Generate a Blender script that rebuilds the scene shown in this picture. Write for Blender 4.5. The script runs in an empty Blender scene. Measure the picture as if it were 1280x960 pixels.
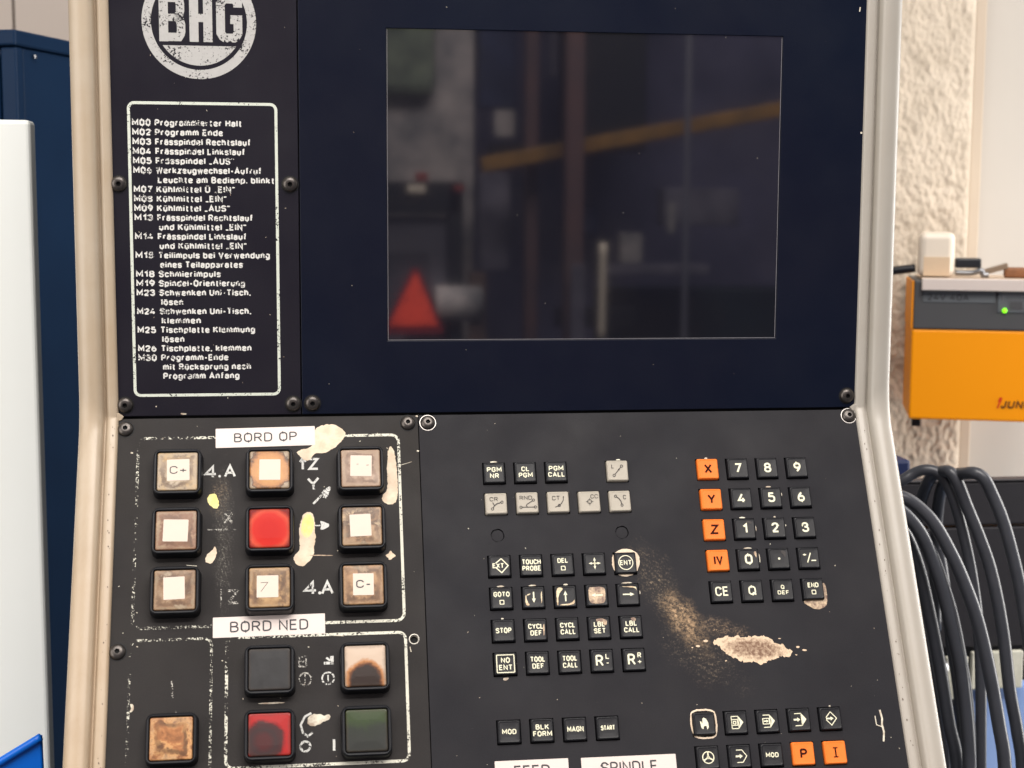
import bpy, bmesh, math, random
from mathutils import Vector, Matrix, noise
from mathutils.geometry import tessellate_polygon
random.seed(7)
S = 0.001                       # plate drawings are in millimetres
sc = bpy.context.scene
col = sc.collection

# ------------------------------------------------------------------ camera
cam_d = bpy.data.cameras.new('camera'); cam = bpy.data.objects.new('camera', cam_d); col.objects.link(cam)
cam.matrix_world = Matrix(((0.99100269, 0.01040063, -0.13343725, -0.058016),
                           (-0.13374988, 0.11393482, -0.98444392, -0.9158148),
                           (0.00496431, 0.99343378, 0.1143008, 0.1242123),
                           (0, 0, 0, 1)))
cam_d.sensor_width = 36; cam_d.lens = 52.84
cam_d.clip_start = 0.05; cam_d.clip_end = 60
cam_d.dof.use_dof = True; cam_d.dof.focus_distance = 0.925; cam_d.dof.aperture_fstop = 13.0
sc.camera = cam
# ------------------------------------------------------------------ world and lamps
w = bpy.data.worlds.new('World'); sc.world = w; w.use_nodes = True
w.node_tree.nodes['Background'].inputs[0].default_value = (0.80, 0.86, 1.0, 1)
w.node_tree.nodes['Background'].inputs[1].default_value = 0.15

def area(name, loc, target, sx, sy, power, color):
    d = bpy.data.lights.new(name, 'AREA'); d.shape = 'RECTANGLE'; d.size = sx; d.size_y = sy
    d.energy = power; d.color = color
    o = bpy.data.objects.new(name, d); col.objects.link(o); o.location = loc
    o.rotation_euler = (Vector(target) - Vector(loc)).to_track_quat('-Z', 'Y').to_euler()
    return o
area('ceiling_lamp', (0.0, -1.15, 1.75), (0.05, 0, 0.0), 2.2, 1.0, 44, (1.0, 0.955, 0.905))
area('window_light', (1.75, 0.30, 0.55), (0.45, 0.35, -0.05), 1.0, 1.4, 13, (1.0, 0.96, 0.92))
area('added_charger_fill', (0.15, -0.35, 1.35), (0.66, 0.65, 0.0), 0.9, 0.12, 6.5, (1.0, 0.95, 0.88))  # lamp added to brighten the charger
area('added_low_fill', (1.30, 0.26, -0.10), (0.47, 0.20, -0.22), 0.30, 0.9, 9.5, (1.0, 0.97, 0.92))  # low lamp added for the cable rims and the wall below the charger
area('side_fill', (-1.7, -1.1, 0.3), (-0.35, 0.1, -0.1), 1.2, 1.6, 24, (1.0, 0.935, 0.87))
area('added_hall_fill', (0.6, -2.3, 2.3), (0.6, -3.7, 0.2), 2.4, 0.8, 200, (1.0, 0.93, 0.88))  # lamp added to light the set mirrored in the screen
sp = bpy.data.lights.new('added_triangle_spot', 'SPOT'); sp.energy = 760; sp.spot_size = math.radians(7.0); sp.spot_blend = 0.5  # spot added only to brighten the mirrored triangle
sp.shadow_soft_size = 0.03; sp.color = (1, 0.9, 0.85)
spo = bpy.data.objects.new('added_triangle_spot', sp); col.objects.link(spo); spo.location = (-0.8, -1.4, 1.5)
spo.rotation_euler = (Vector((0.245, -3.5, -0.150)) - Vector(spo.location)).to_track_quat('-Z', 'Y').to_euler()
sc.view_settings.view_transform = 'Standard'; sc.view_settings.look = 'None'
sc.view_settings.exposure = 0; sc.view_settings.gamma = 1; sc.view_settings.use_curve_mapping = False

# ------------------------------------------------------------------ materials
def lin(r, g, b):
    f = lambda c: c / 12.92 if c <= 0.04045 else ((c + 0.055) / 1.055) ** 2.4
    return (f(r / 255), f(g / 255), f(b / 255), 1)
class NT:
    def __init__(s, name):
        s.m = bpy.data.materials.new(name); s.m.use_nodes = True; s.t = s.m.node_tree
        s.p = s.t.nodes['Principled BSDF']; s.out = s.t.nodes['Material Output']
        s.tc = s.t.nodes.new('ShaderNodeTexCoord')
    def n(s, typ, **kw):
        x = s.t.nodes.new(typ)
        for k, v in kw.items(): setattr(x, k, v)
        return x
    def l(s, a, b): s.t.links.new(a, b)
    def noise(s, scale, detail=3, rough=.55, vec=None, dist=0):
        x = s.n('ShaderNodeTexNoise'); x.inputs['Scale'].default_value = scale; x.inputs['Detail'].default_value = detail
        x.inputs['Roughness'].default_value = rough; x.inputs['Distortion'].default_value = dist
        s.l(vec or s.tc.outputs['Object'], x.inputs['Vector']); return x.outputs['Fac']
    def mapr(s, v, a, b, c=0.0, d=1.0, smooth=False):
        x = s.n('ShaderNodeMapRange'); x.clamp = True
        if smooth: x.interpolation_type = 'SMOOTHSTEP'
        s.l(v, x.inputs[0])
        for i, q in zip((1, 2, 3, 4), (a, b, c, d)): x.inputs[i].default_value = q
        return x.outputs[0]
    def math(s, op, a, b=None):
        x = s.n('ShaderNodeMath', operation=op)
        for i, q in enumerate((a, b)):
            if q is None: continue
            if isinstance(q, (int, float)): x.inputs[i].default_value = q
            else: s.l(q, x.inputs[i])
        return x.outputs[0]
    def mix(s, f, a, b):
        x = s.n('ShaderNodeMix', data_type='RGBA')
        for i, q in ((0, f), (6, a), (7, b)):
            if isinstance(q, (int, float, tuple)): x.inputs[i].default_value = q
            else: s.l(q, x.inputs[i])
        return x.outputs[2]
    def bump(s, h, strength, dist=.0003):
        x = s.n('ShaderNodeBump'); x.inputs['Strength'].default_value = strength; x.inputs['Distance'].default_value = dist
        s.l(h, x.inputs['Height']); s.l(x.outputs[0], s.p.inputs['Normal']); return x
    def set(s, **kw):
        names = {'base': 'Base Color', 'rough': 'Roughness', 'metal': 'Metallic', 'ior': 'IOR', 'coat': 'Coat Weight',
                 'coatr': 'Coat Roughness', 'spec': 'Specular IOR Level', 'emi': 'Emission Color', 'emis': 'Emission Strength'}
        for k, v in kw.items():
            i = s.p.inputs[names[k]]
            if isinstance(v, (int, float, tuple)): i.default_value = v
            else: s.l(v, i)
        return s
    def ellipse(s, cx, cy, a, b, ang):
        mp = s.n('ShaderNodeMapping', vector_type='TEXTURE')
        mp.inputs['Location'].default_value = (cx * S, cy * S, 0); mp.inputs['Rotation'].default_value = (0, 0, math.radians(ang))
        mp.inputs['Scale'].default_value = (a * S, b * S, 1)
        s.l(s.tc.outputs['Object'], mp.inputs['Vector'])
        sx = s.n('ShaderNodeSeparateXYZ'); s.l(mp.outputs[0], sx.inputs[0])
        return s.math('SQRT', s.math('ADD', s.math('MULTIPLY', sx.outputs[0], sx.outputs[0]), s.math('MULTIPLY', sx.outputs[1], sx.outputs[1])))

def simple(name, rgb, rough=.5, var=.12, nscale=40, bump=0.0, bscale=900, **kw):
    t = NT(name); c = rgb
    d = tuple(x * (1 - var) for x in c[:3]) + (1,)
    t.set(base=t.mix(t.noise(nscale, 4), c, d), rough=rough, **kw)
    if bump: t.bump(t.noise(bscale, 2), bump)
    return t.m

def plate_mat(name, base, dust, rough, stains=(), streaks=(), spec=.5, big=None):
    t = NT(name)
    c = t.mix(t.mapr(t.noise(14, 5, .6), .35, .7), base, dust)
    if big: c = t.mix(t.mapr(t.noise(3.2, 2), .4, .65), c, big)  # broad tint puts the plate's uneven room reflection into its colour
    fine = t.noise(1700, 2, .7)
    c = t.mix(t.math('MULTIPLY', t.mapr(fine, .45, .8), .35), c, tuple(x * 2.0 for x in dust[:3]) + (1,))
    for (cx, cy, a, b, ang, colr, dens, nsc) in stains:
        e = t.ellipse(cx, cy, a, b, ang)
        wob = t.math('ADD', e, t.math('MULTIPLY', t.math('SUBTRACT', t.noise(60, 5, .65), .5), 1.3))
        m = t.mapr(wob, 1.05, -.1, 0, 1, True)
        smp = t.n('ShaderNodeMapping', vector_type='TEXTURE'); smp.inputs['Rotation'].default_value = (0, 0, math.radians(ang + 20)); smp.inputs['Scale'].default_value = (2.6, 1, 1)
        t.l(t.tc.outputs['Object'], smp.inputs['Vector'])
        fib = t.math('ADD', t.math('MULTIPLY', t.noise(nsc, 4, .8), .6), t.math('MULTIPLY', t.noise(nsc * .55, 4, .75, smp.outputs[0]), .4))
        k = t.mapr(fib, .60 - dens * .40, .72 - dens * .32)
        k = t.math('MULTIPLY', k, t.mapr(m, 0, .8)); tone = t.mapr(t.noise(nsc * .8, 3), .35, .7)
        c = t.mix(k, c, t.mix(tone, colr, tuple(x * .45 for x in colr[:3]) + (1,)))
        c = t.mix(t.math('MULTIPLY', m, dens * .55), c, tuple(x * .30 for x in colr[:3]) + (1,))
    # sparse specks and short scratches
    v = t.n('ShaderNodeTexVoronoi'); v.inputs['Scale'].default_value = 95; v.inputs['Randomness'].default_value = 1
    t.l(t.tc.outputs['Object'], v.inputs['Vector'])
    sz = t.math('MULTIPLY', t.noise(17, 2), .045)
    dot = t.math('LESS_THAN', v.outputs['Distance'], t.math('SUBTRACT', sz, .0195))
    c = t.mix(t.math('MULTIPLY', dot, .45), c, lin(140, 135, 130))
    mp = t.n('ShaderNodeMapping'); mp.inputs['Rotation'].default_value = (0, 0, .9); mp.inputs['Scale'].default_value = (1, 9, 1)
    t.l(t.tc.outputs['Object'], mp.inputs[0])
    s1 = t.noise(130, 3, .6, mp.outputs[0]); c = t.mix(t.math('MULTIPLY', t.mapr(s1, .73, .80), .35), c, lin(120, 118, 116))
    t.set(base=c, rough=t.mapr(t.noise(22, 4), .3, .7, rough - .06, rough + .10), spec=spec)
    t.bump(t.noise(1100, 3, .6), .22, .0002)
    return t.m

def print_mat(name, colr, wear, nscale=900, gx=None, rough=.6):
    """worn silk-screen ink; wear 0..1 is how much is rubbed away; gx=(x0,x1,wear0,wear1) across the plate"""
    t = NT(name); t.set(base=t.mix(t.noise(300, 3), colr, tuple(x * .8 for x in colr[:3]) + (1,)), rough=rough)
    thr = t.noise(nscale, 4, .7)
    big = t.noise(70, 3)
    v = t.math('ADD', t.math('MULTIPLY', thr, .62), t.math('MULTIPLY', big, .38))
    if gx:
        sx = t.n('ShaderNodeSeparateXYZ'); t.l(t.tc.outputs['Object'], sx.inputs[0])
        lim = t.mapr(sx.outputs[0], gx[0] * S, gx[1] * S, .30 + .4 * gx[2], .30 + .4 * gx[3])
        k = t.mapr(t.math('SUBTRACT', v, lim), -.015, .015)
    else:
        lim = .30 + .4 * wear; k = t.mapr(v, lim - .015, lim + .015)
    tr = t.n('ShaderNodeBsdfTransparent'); mx = t.n('ShaderNodeMixShader')
    t.l(k, mx.inputs[0]); t.l(tr.outputs[0], mx.inputs[1]); t.l(t.p.outputs[0], mx.inputs[2]); t.l(mx.outputs[0], t.out.inputs[0])
    return t.m

def lens_mat(name, mode, stops, amt=.25, nscale=160, center=(0, 0), rad=10, rady=None, seed=0.0, gloss=.25, lit=0):
    """translucent square cap: a colour ramp over radius, height or plain mottling, with grime towards the rim"""
    t = NT(name)
    mp = t.n('ShaderNodeMapping'); mp.inputs['Location'].default_value = (seed, seed * 1.7, seed * .6)
    t.l(t.tc.outputs['Object'], mp.inputs[0])
    nz = t.noise(nscale, 6, .62, mp.outputs[0], .35)
    nz2 = t.noise(nscale * 5, 5, .75, mp.outputs[0], .2)
    nc = t.math('ADD', t.math('SUBTRACT', nz, .5), t.math('MULTIPLY', t.math('SUBTRACT', nz2, .5), .35))
    if mode == 'radial': v = t.ellipse(center[0], center[1], rad, rady or rad, 0)
    elif mode == 'height':
        sx = t.n('ShaderNodeSeparateXYZ'); t.l(t.tc.outputs['Object'], sx.inputs[0]); v = t.mapr(sx.outputs[1], -12 * S, 12 * S)
    else: v = t.math('ADD', nz, 0.0)
    f = t.math('ADD', v, t.math('MULTIPLY', nc, amt))
    r = t.n('ShaderNodeValToRGB'); t.l(f, r.inputs[0]); e = r.color_ramp.elements
    while len(e) < len(stops): e.new(.5)
    for q, (p_, c_) in zip(e, stops): q.position = p_; q.color = c_
    sx = t.n('ShaderNodeSeparateXYZ'); t.l(t.tc.outputs['Object'], sx.inputs[0])
    rim = t.math('MAXIMUM', t.math('ABSOLUTE', sx.outputs[0]), t.math('ABSOLUTE', sx.outputs[1]))
    rk = t.mapr(t.math('ADD', rim, t.math('MULTIPLY', nc, .004)), 9.6 * S, 11.6 * S, 0, .45)
    c = r.outputs[0]
    if mode == 'flat' and len(stops) > 2:
        hal = t.math('ADD', rim, t.math('MULTIPLY', nc, .012))
        h1 = t.math('MULTIPLY', t.mapr(hal, 5.2 * S, 7.4 * S, 0, 1, True), t.mapr(hal, 8.6 * S, 10.0 * S, 1, 0, True))
        big_ = t.noise(75, 2, .5, mp.outputs[0]); h1 = t.math('MULTIPLY', h1, t.mapr(big_, .36, .60, .15, 1)); c = t.mix(t.math('MULTIPLY', h1, .78), c, lin(80, 56, 38))
        pale = t.math('MULTIPLY', t.mapr(hal, 9.0 * S, 10.4 * S, 0, 1, True), t.mapr(rim, 10.9 * S, 11.3 * S, 1, 0))
        c = t.mix(t.math('MULTIPLY', pale, t.mapr(big_, .40, .62, .50, .05)), c, lin(160, 142, 116))
        gl = t.mapr(nz2, .60, .72); c = t.mix(t.math('MULTIPLY', gl, .22), c, lin(206, 172, 128))
        rk = t.mapr(rim, 11.0 * S, 11.5 * S, 0, .5)
    c = t.mix(rk, c, lin(60, 48, 38))
    t.set(base=c, rough=gloss + .12, coat=.08, coatr=.15, spec=.25)
    if lit: t.set(emi=c, emis=lit, spec=.10, coat=.03)
    t.p.inputs['Subsurface Weight'].default_value = 0
    t.bump(nz2, .12, .0002)
    return t.m

M = {}
M['plate_left_top'] = plate_mat('navy_black_paint_print_plate', (.0100, .0088, .0150, 1), (.0135, .0118, .0175, 1), .40, spec=.24)
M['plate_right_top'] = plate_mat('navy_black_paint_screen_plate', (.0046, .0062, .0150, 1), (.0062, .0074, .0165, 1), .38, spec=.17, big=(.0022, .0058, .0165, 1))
M['plate_left_low'] = plate_mat('dark_grey_paint_worn', (.0185, .0162, .0165, 1), (.0245, .0212, .0190, 1), .55, spec=.17,
    stains=[(-109, -75, 55, 7, 90, lin(170, 163, 152), .20, 1100), (-112, -50, 16, 8, 80, lin(160, 138, 114), .24, 1000), (-98, -210, 30, 12, 0, lin(90, 85, 80), .10, 1000)])
M['plate_right_low'] = plate_mat('dark_grey_paint_keyboard', (.0135, .0132, .0165, 1), (.0170, .0158, .0182, 1), .55, spec=.16,
    stains=[(163, -134, 25, 12, -58, lin(214, 178, 138), .38, 640), (149, -114, 36, 14, -66, lin(166, 146, 122), .21, 760), (184, -139, 26, 8, -14, lin(180, 152, 124), .26, 700), (170, -156, 34, 17, -34, lin(150, 134, 116), .20, 750)])
M['frame'] = None
def frame_mat():
    t = NT('aged_beige_paint')
    a = t.mix(t.mapr(t.noise(16, 5, .6), .3, .7), lin(192, 178, 158), lin(180, 160, 134))
    mp = t.n('ShaderNodeMapping'); mp.inputs['Scale'].default_value = (1, 1, .08); t.l(t.tc.outputs['Object'], mp.inputs[0])
    a = t.mix(t.mapr(t.noise(60, 4, .6, mp.outputs[0]), .5, .75, 0, .45), a, lin(160, 140, 116))
    sx = t.n('ShaderNodeSeparateXYZ'); t.l(t.tc.outputs['Object'], sx.inputs[0])
    low_ = t.math('ADD', t.mapr(sx.outputs[2], .06, -.22, 0, .50), t.math('MULTIPLY', t.math('SUBTRACT', t.noise(9, 4), .5), .5))
    a = t.mix(low_, a, lin(176, 148, 116))                                             # tanner towards the bottom
    a = t.mix(t.mapr(sx.outputs[0], -.1, .2, 0, .65), a, lin(164, 164, 160))          # greyer towards the right upright
    v = t.n('ShaderNodeTexVoronoi'); v.inputs['Scale'].default_value = 70; t.l(t.tc.outputs['Object'], v.inputs['Vector'])
    dot = t.math('LESS_THAN', v.outputs['Distance'], t.math('SUBTRACT', t.math('MULTIPLY', t.noise(11), .11), .052))
    a = t.mix(t.math('MULTIPLY', dot, .7), a, lin(90, 78, 66))
    t.set(base=a, rough=.36); t.bump(t.noise(420, 3, .6), .18, .0003); return t.m
M['frame'] = frame_mat()
M['gap'] = simple('gap_black', (.003, .003, .004, 1), .7)
M['bezel'] = simple('black_moulded_plastic', (.0075, .008, .0105, 1), .45, bump=.12, bscale=1500, spec=.26)
M['keyblack'] = simple('black_key_plastic', (.010, .010, .0125, 1), .42, nscale=200, var=.3, bump=.10, bscale=1300, spec=.28)
M['keywhite'] = simple('cream_grey_key_plastic', lin(180, 172, 158), .5, nscale=250, var=.14, spec=.25)
M['keyorange'] = simple('orange_key_plastic', lin(248, 126, 48), .5, nscale=200, var=.08, spec=.2)
M['screw'] = simple('blackened_steel', (.13, .115, .105, 1), .34, nscale=700, var=.6, metal=.75)
M['socket'] = simple('socket_black', (.002, .002, .002, 1), .8)
M['washer'] = simple('bare_metal_ring', lin(180, 175, 170), .35, metal=.6)
M['thread'] = simple('bare_thread', lin(170, 165, 155), .3, metal=.8)
M['sticker'] = simple('paper_sticker', lin(220, 204, 188), .55, nscale=120, var=.08)
M['strip'] = simple('printed_tape', lin(222, 208, 200), .42, nscale=60, var=.05)
M['ink'] = simple('dark_ink', (.02, .018, .022, 1), .5)
M['inkgrey'] = simple('faded_ink', (.035, .028, .026, 1), .6)
M['inkorange'] = simple('maroon_key_ink', (.03, .004, .003, 1), .7, spec=.1)
M['legend'] = simple('cream_legend', lin(240, 236, 205), .5, nscale=400, var=.12)
M['print'] = print_mat('white_silk_print_worn', lin(234, 232, 226), .33, 850)
M['printframe'] = print_mat('white_line_upper', lin(225, 230, 216), .30, 700)
M['logo'] = print_mat('silver_logo_print', lin(196, 194, 190), .33, 620)
M['linelow'] = print_mat('white_line_lower_worn', lin(225, 222, 205), .6, 760, gx=(-165, -5, .66, .36))
M['glyph'] = print_mat('white_symbol_worn', lin(215, 214, 208), .36, 800)
M['glyphfaint'] = print_mat('white_symbol_mostly_gone', lin(205, 200, 190), .54, 900)
def chip_mat(name, a, b, sc_=120, lo=.4, hi=.62, rough=.6, bump=.5):
    t = NT(name); nz = t.noise(sc_, 6, .65)
    t.set(base=t.mix(t.mapr(nz, lo, hi), a, b), rough=rough); t.bump(t.noise(sc_ * 6, 4, .7), bump, .0003); return t.m
M['chip'] = chip_mat('bare_cream_primer', lin(232, 212, 186), lin(214, 190, 162))
M['chipyellow'] = chip_mat('bare_primer_yellow', lin(240, 228, 128), lin(238, 218, 170), 110, .40, .62)
def pit_mat():
    t = NT('scuffed_primer'); nz = t.noise(420, 6, .7); e = t.ellipse(203, -152, 24, 8, -6)
    k = t.math('ADD', t.mapr(e, .98, .45, 0, .62), t.math('MULTIPLY', t.math('SUBTRACT', nz, .5), 2.2))
    t.set(base=t.mix(t.mapr(k, .1, .75), lin(222, 196, 166), lin(122, 92, 72)), rough=.75); t.bump(nz, .8, .0004); return t.m
M['pit'] = pit_mat()
M['pitdark'] = simple('dark_nick', lin(96, 80, 68), .7)
M['scr'] = chip_mat('scratch_primer', lin(225, 220, 200), lin(170, 150, 130))
M['chipbrown'] = chip_mat('worn_cap_brown', lin(206, 180, 145), lin(110, 80, 64), 260, .38, .62, .4, .2)
M['chipcap'] = chip_mat('worn_cap_cream', lin(228, 208, 170), lin(170, 135, 95), 300, .45, .7, .4, .2)
M['metal'] = simple('brushed_metal', lin(165, 165, 168), .3, metal=.9, nscale=300, var=.3)
def wall_mat(name, a, b, s_=8, rough=.9, bump=.0, bs=60, bd=.004):
    t = NT(name); t.set(base=t.mix(t.mapr(t.noise(s_, 5, .6), .35, .65), a, b), rough=rough)
    if bump: t.bump(t.noise(bs, 6, .6), bump, bd)
    return t.m
M['plaster'] = wall_mat('rough_plaster', lin(208, 194, 176), lin(190, 176, 158), 30, .95, .5, 260, .002)
M['paintpanel'] = wall_mat('smooth_cream_paint', lin(190, 183, 174), lin(184, 177, 168), 3, .6)
M['post'] = wall_mat('grey_beige_trim', lin(196, 180, 160), lin(186, 170, 152), 5, .7)
M['leftwall'] = wall_mat('pale_pink_beige_wall', lin(214, 200, 188), lin(208, 194, 182), 2, .8)
def cabinet_mat():
    t = NT('blue_enamel'); t.set(base=t.mix(t.noise(6, 3), lin(22, 48, 78), lin(14, 33, 58)), rough=.42, spec=.12); t.bump(t.noise(300, 3), .08, .0004); return t.m
M['bluesteel'] = cabinet_mat()
M['whitebox'] = wall_mat('white_enamel', lin(244, 247, 243), lin(240, 243, 238), 4, .35)
M['bluecrate'] = simple('bright_blue_plastic', lin(0, 104, 214), .35, nscale=8, var=.1)
M['orange'] = simple('orange_enamel', lin(255, 158, 6), .5, nscale=10, spec=.25, var=.04)
M['chgrey'] = simple('grey_moulding', lin(78, 78, 80), .5, nscale=20)
M['chgrey2'] = simple('grey_label_panel', lin(98, 102, 106), .5, nscale=20)
M['whiteplastic'] = simple('white_plastic', lin(240, 226, 208), .35, var=.03)
M['adapterlabel'] = simple('adapter_print_area', lin(226, 198, 166), .5, var=.08, nscale=200)
M['black'] = simple('black_rubber', (.012, .013, .018, 1), .45)
def led_mat():
    t = NT('green_led'); t.set(base=(.2, .9, .02, 1), emi=(.25, 1, .01, 1), emis=1.3); return t.m
M['led'] = led_mat()
M['wood'] = wall_mat('brown_wood', lin(150, 98, 62), lin(120, 78, 50), 60, .6)
M['board'] = wall_mat('pale_board', lin(214, 192, 168), lin(200, 176, 154), 30, .6)
M['cable'] = simple('dark_grey_cable_sheath', (.072, .075, .088, 1), .33, nscale=60, var=.35, bump=.1, bscale=700)
M['darkbox'] = simple('charcoal_crackle_paint', (.020, .018, .023, 1), .6, nscale=80, var=.4, bump=.5, bscale=600)
M['machblue'] = wall_mat('blue_violet_enamel', lin(112, 140, 214), lin(96, 124, 204), 5, .3)
M['whitelabel'] = wall_mat('white_plate', lin(228, 226, 210), lin(200, 198, 180), 40, .5)
def glass_mat():
    t = NT('dark_screen_glass')
    v = t.n('ShaderNodeTexVoronoi'); v.inputs['Scale'].default_value = 85; t.l(t.tc.outputs['Object'], v.inputs['Vector'])
    dot = t.math('LESS_THAN', v.outputs['Distance'], t.math('SUBTRACT', t.math('MULTIPLY', t.noise(13), .06), .0265))
    c = t.mix(t.math('MULTIPLY', dot, .3), (.0085, .0085, .0130, 1), lin(140, 135, 130))
    c = t.mix(t.mapr(t.noise(9, 5, .6), .45, .8, 0, .6), c, (.018, .016, .018, 1))
    t.set(base=c, rough=.034, ior=1.95); return t.m
M['glass'] = glass_mat()
M['glassedge'] = simple('glass_rim', lin(120, 118, 122), .3)

# ------------------------------------------------------------------ object helpers
def link(name, me, mat=None, parent=None, loc=(0, 0, 0), rx=0.0, rz=0.0):
    o = bpy.data.objects.new(name, me); col.objects.link(o)
    if mat is not None and me is not None and not me.materials: me.materials.append(mat)
    o.location = loc
    if rx or rz: o.rotation_euler = (rx, 0, rz)
    if parent: o.parent = parent
    return o
def tag(o, label=None, cat=None, group=None, kind=None):
    if label: o['label'] = label
    if cat: o['category'] = cat
    if group: o['group'] = group
    if kind: o['kind'] = kind
    return o
def empty(name, loc=(0, 0, 0)):
    o = bpy.data.objects.new(name, None); o.empty_display_size = .02; col.objects.link(o); o.location = loc; return o
def mesh(name, V, F, smooth=False):
    me = bpy.data.meshes.new(name); me.from_pydata([tuple(c * S for c in v) for v in V], [], F); me.update()
    if smooth:
        for p in me.polygons: p.use_smooth = True
    return me
def bev(o, width, seg=2, ang=40):
    m = o.modifiers.new('bevel', 'BEVEL'); m.width = width * S; m.segments = seg; m.limit_method = 'ANGLE'; m.angle_limit = math.radians(ang)
    m.harden_normals = False; return o
def boxm(name, x0, x1, y0, y1, z0, z1):
    V = [(x, y, z) for x in (x0, x1) for y in (y0, y1) for z in (z0, z1)]
    F = [(0, 1, 3, 2), (4, 6, 7, 5), (0, 4, 5, 1), (2, 3, 7, 6), (0, 2, 6, 4), (1, 5, 7, 3)]
    return mesh(name, V, F)
def box(name, b, mat, parent=None, bevel=0, seg=2, loc=(0, 0, 0), rz=0.0):
    o = link(name, boxm(name, *b), mat, parent, loc, 0, rz)
    if bevel: bev(o, bevel, seg)
    return o
def rrect(hx, hy, r, n=5, cx=0, cy=0):
    P = []
    for k, (sx, sy) in enumerate(((1, 1), (-1, 1), (-1, -1), (1, -1))):
        for i in range(n + 1):
            a = math.pi / 2 * (k + i / n); P.append((cx + sx * (hx - r) + r * math.cos(a), cy + sy * (hy - r) + r * math.sin(a)))
    return P
def loft(name, rings, cap=True, capend=False, smooth=False):
    """rings: list of (list of 2d points, z) of equal length"""
    V, F = [], []; n = len(rings[0][0])
    for P, z in rings: V += [(p[0], p[1], z) for p in P]
    for k in range(len(rings) - 1):
        for i in range(n):
            j = (i + 1) % n; a, b = k * n, (k + 1) * n; F.append((a + i, a + j, b + j, b + i))
    if cap:
        F.append(tuple((len(rings) - 1) * n + i for i in range(n)))
    if capend: F.append(tuple(reversed(range(n))))
    return mesh(name, V, F, smooth)

# ---- an engraver's stroke alphabet: centre lines in cap-height units, with corner radii
def rnd(P, r, closed=False, n=4):
    if r <= 0: return list(P)
    Q = []; m = len(P)
    for i in range(m):
        if not closed and i in (0, m - 1): Q.append(P[i]); continue
        a, p, b = Vector(P[i - 1]), Vector(P[i]), Vector(P[(i + 1) % m])
        la, lb = (a - p).length, (b - p).length; k = min(r, la * (.5 if (closed or i > 1) else 1), lb * (.5 if (closed or i < m - 2) else 1))
        u, v = p + (a - p).normalized() * k, p + (b - p).normalized() * k
        for t in range(n + 1):
            t /= n; c = .56 # cubic with circular handles
            q = u * (1 - t) ** 3 + (u + (p - u) * c) * 3 * t * (1 - t) ** 2 + (v + (p - v) * c) * 3 * t * t * (1 - t) + v * t ** 3
            Q.append((q.x, q.y))
    return Q
def rb(x0, x1, y0, y1, r): return ([(x0, y0), (x1, y0), (x1, y1), (x0, y1)], r, True)
def ln(*P): return (list(P), 0, False)
def cv(r, *P): return (list(P), r, False)
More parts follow.
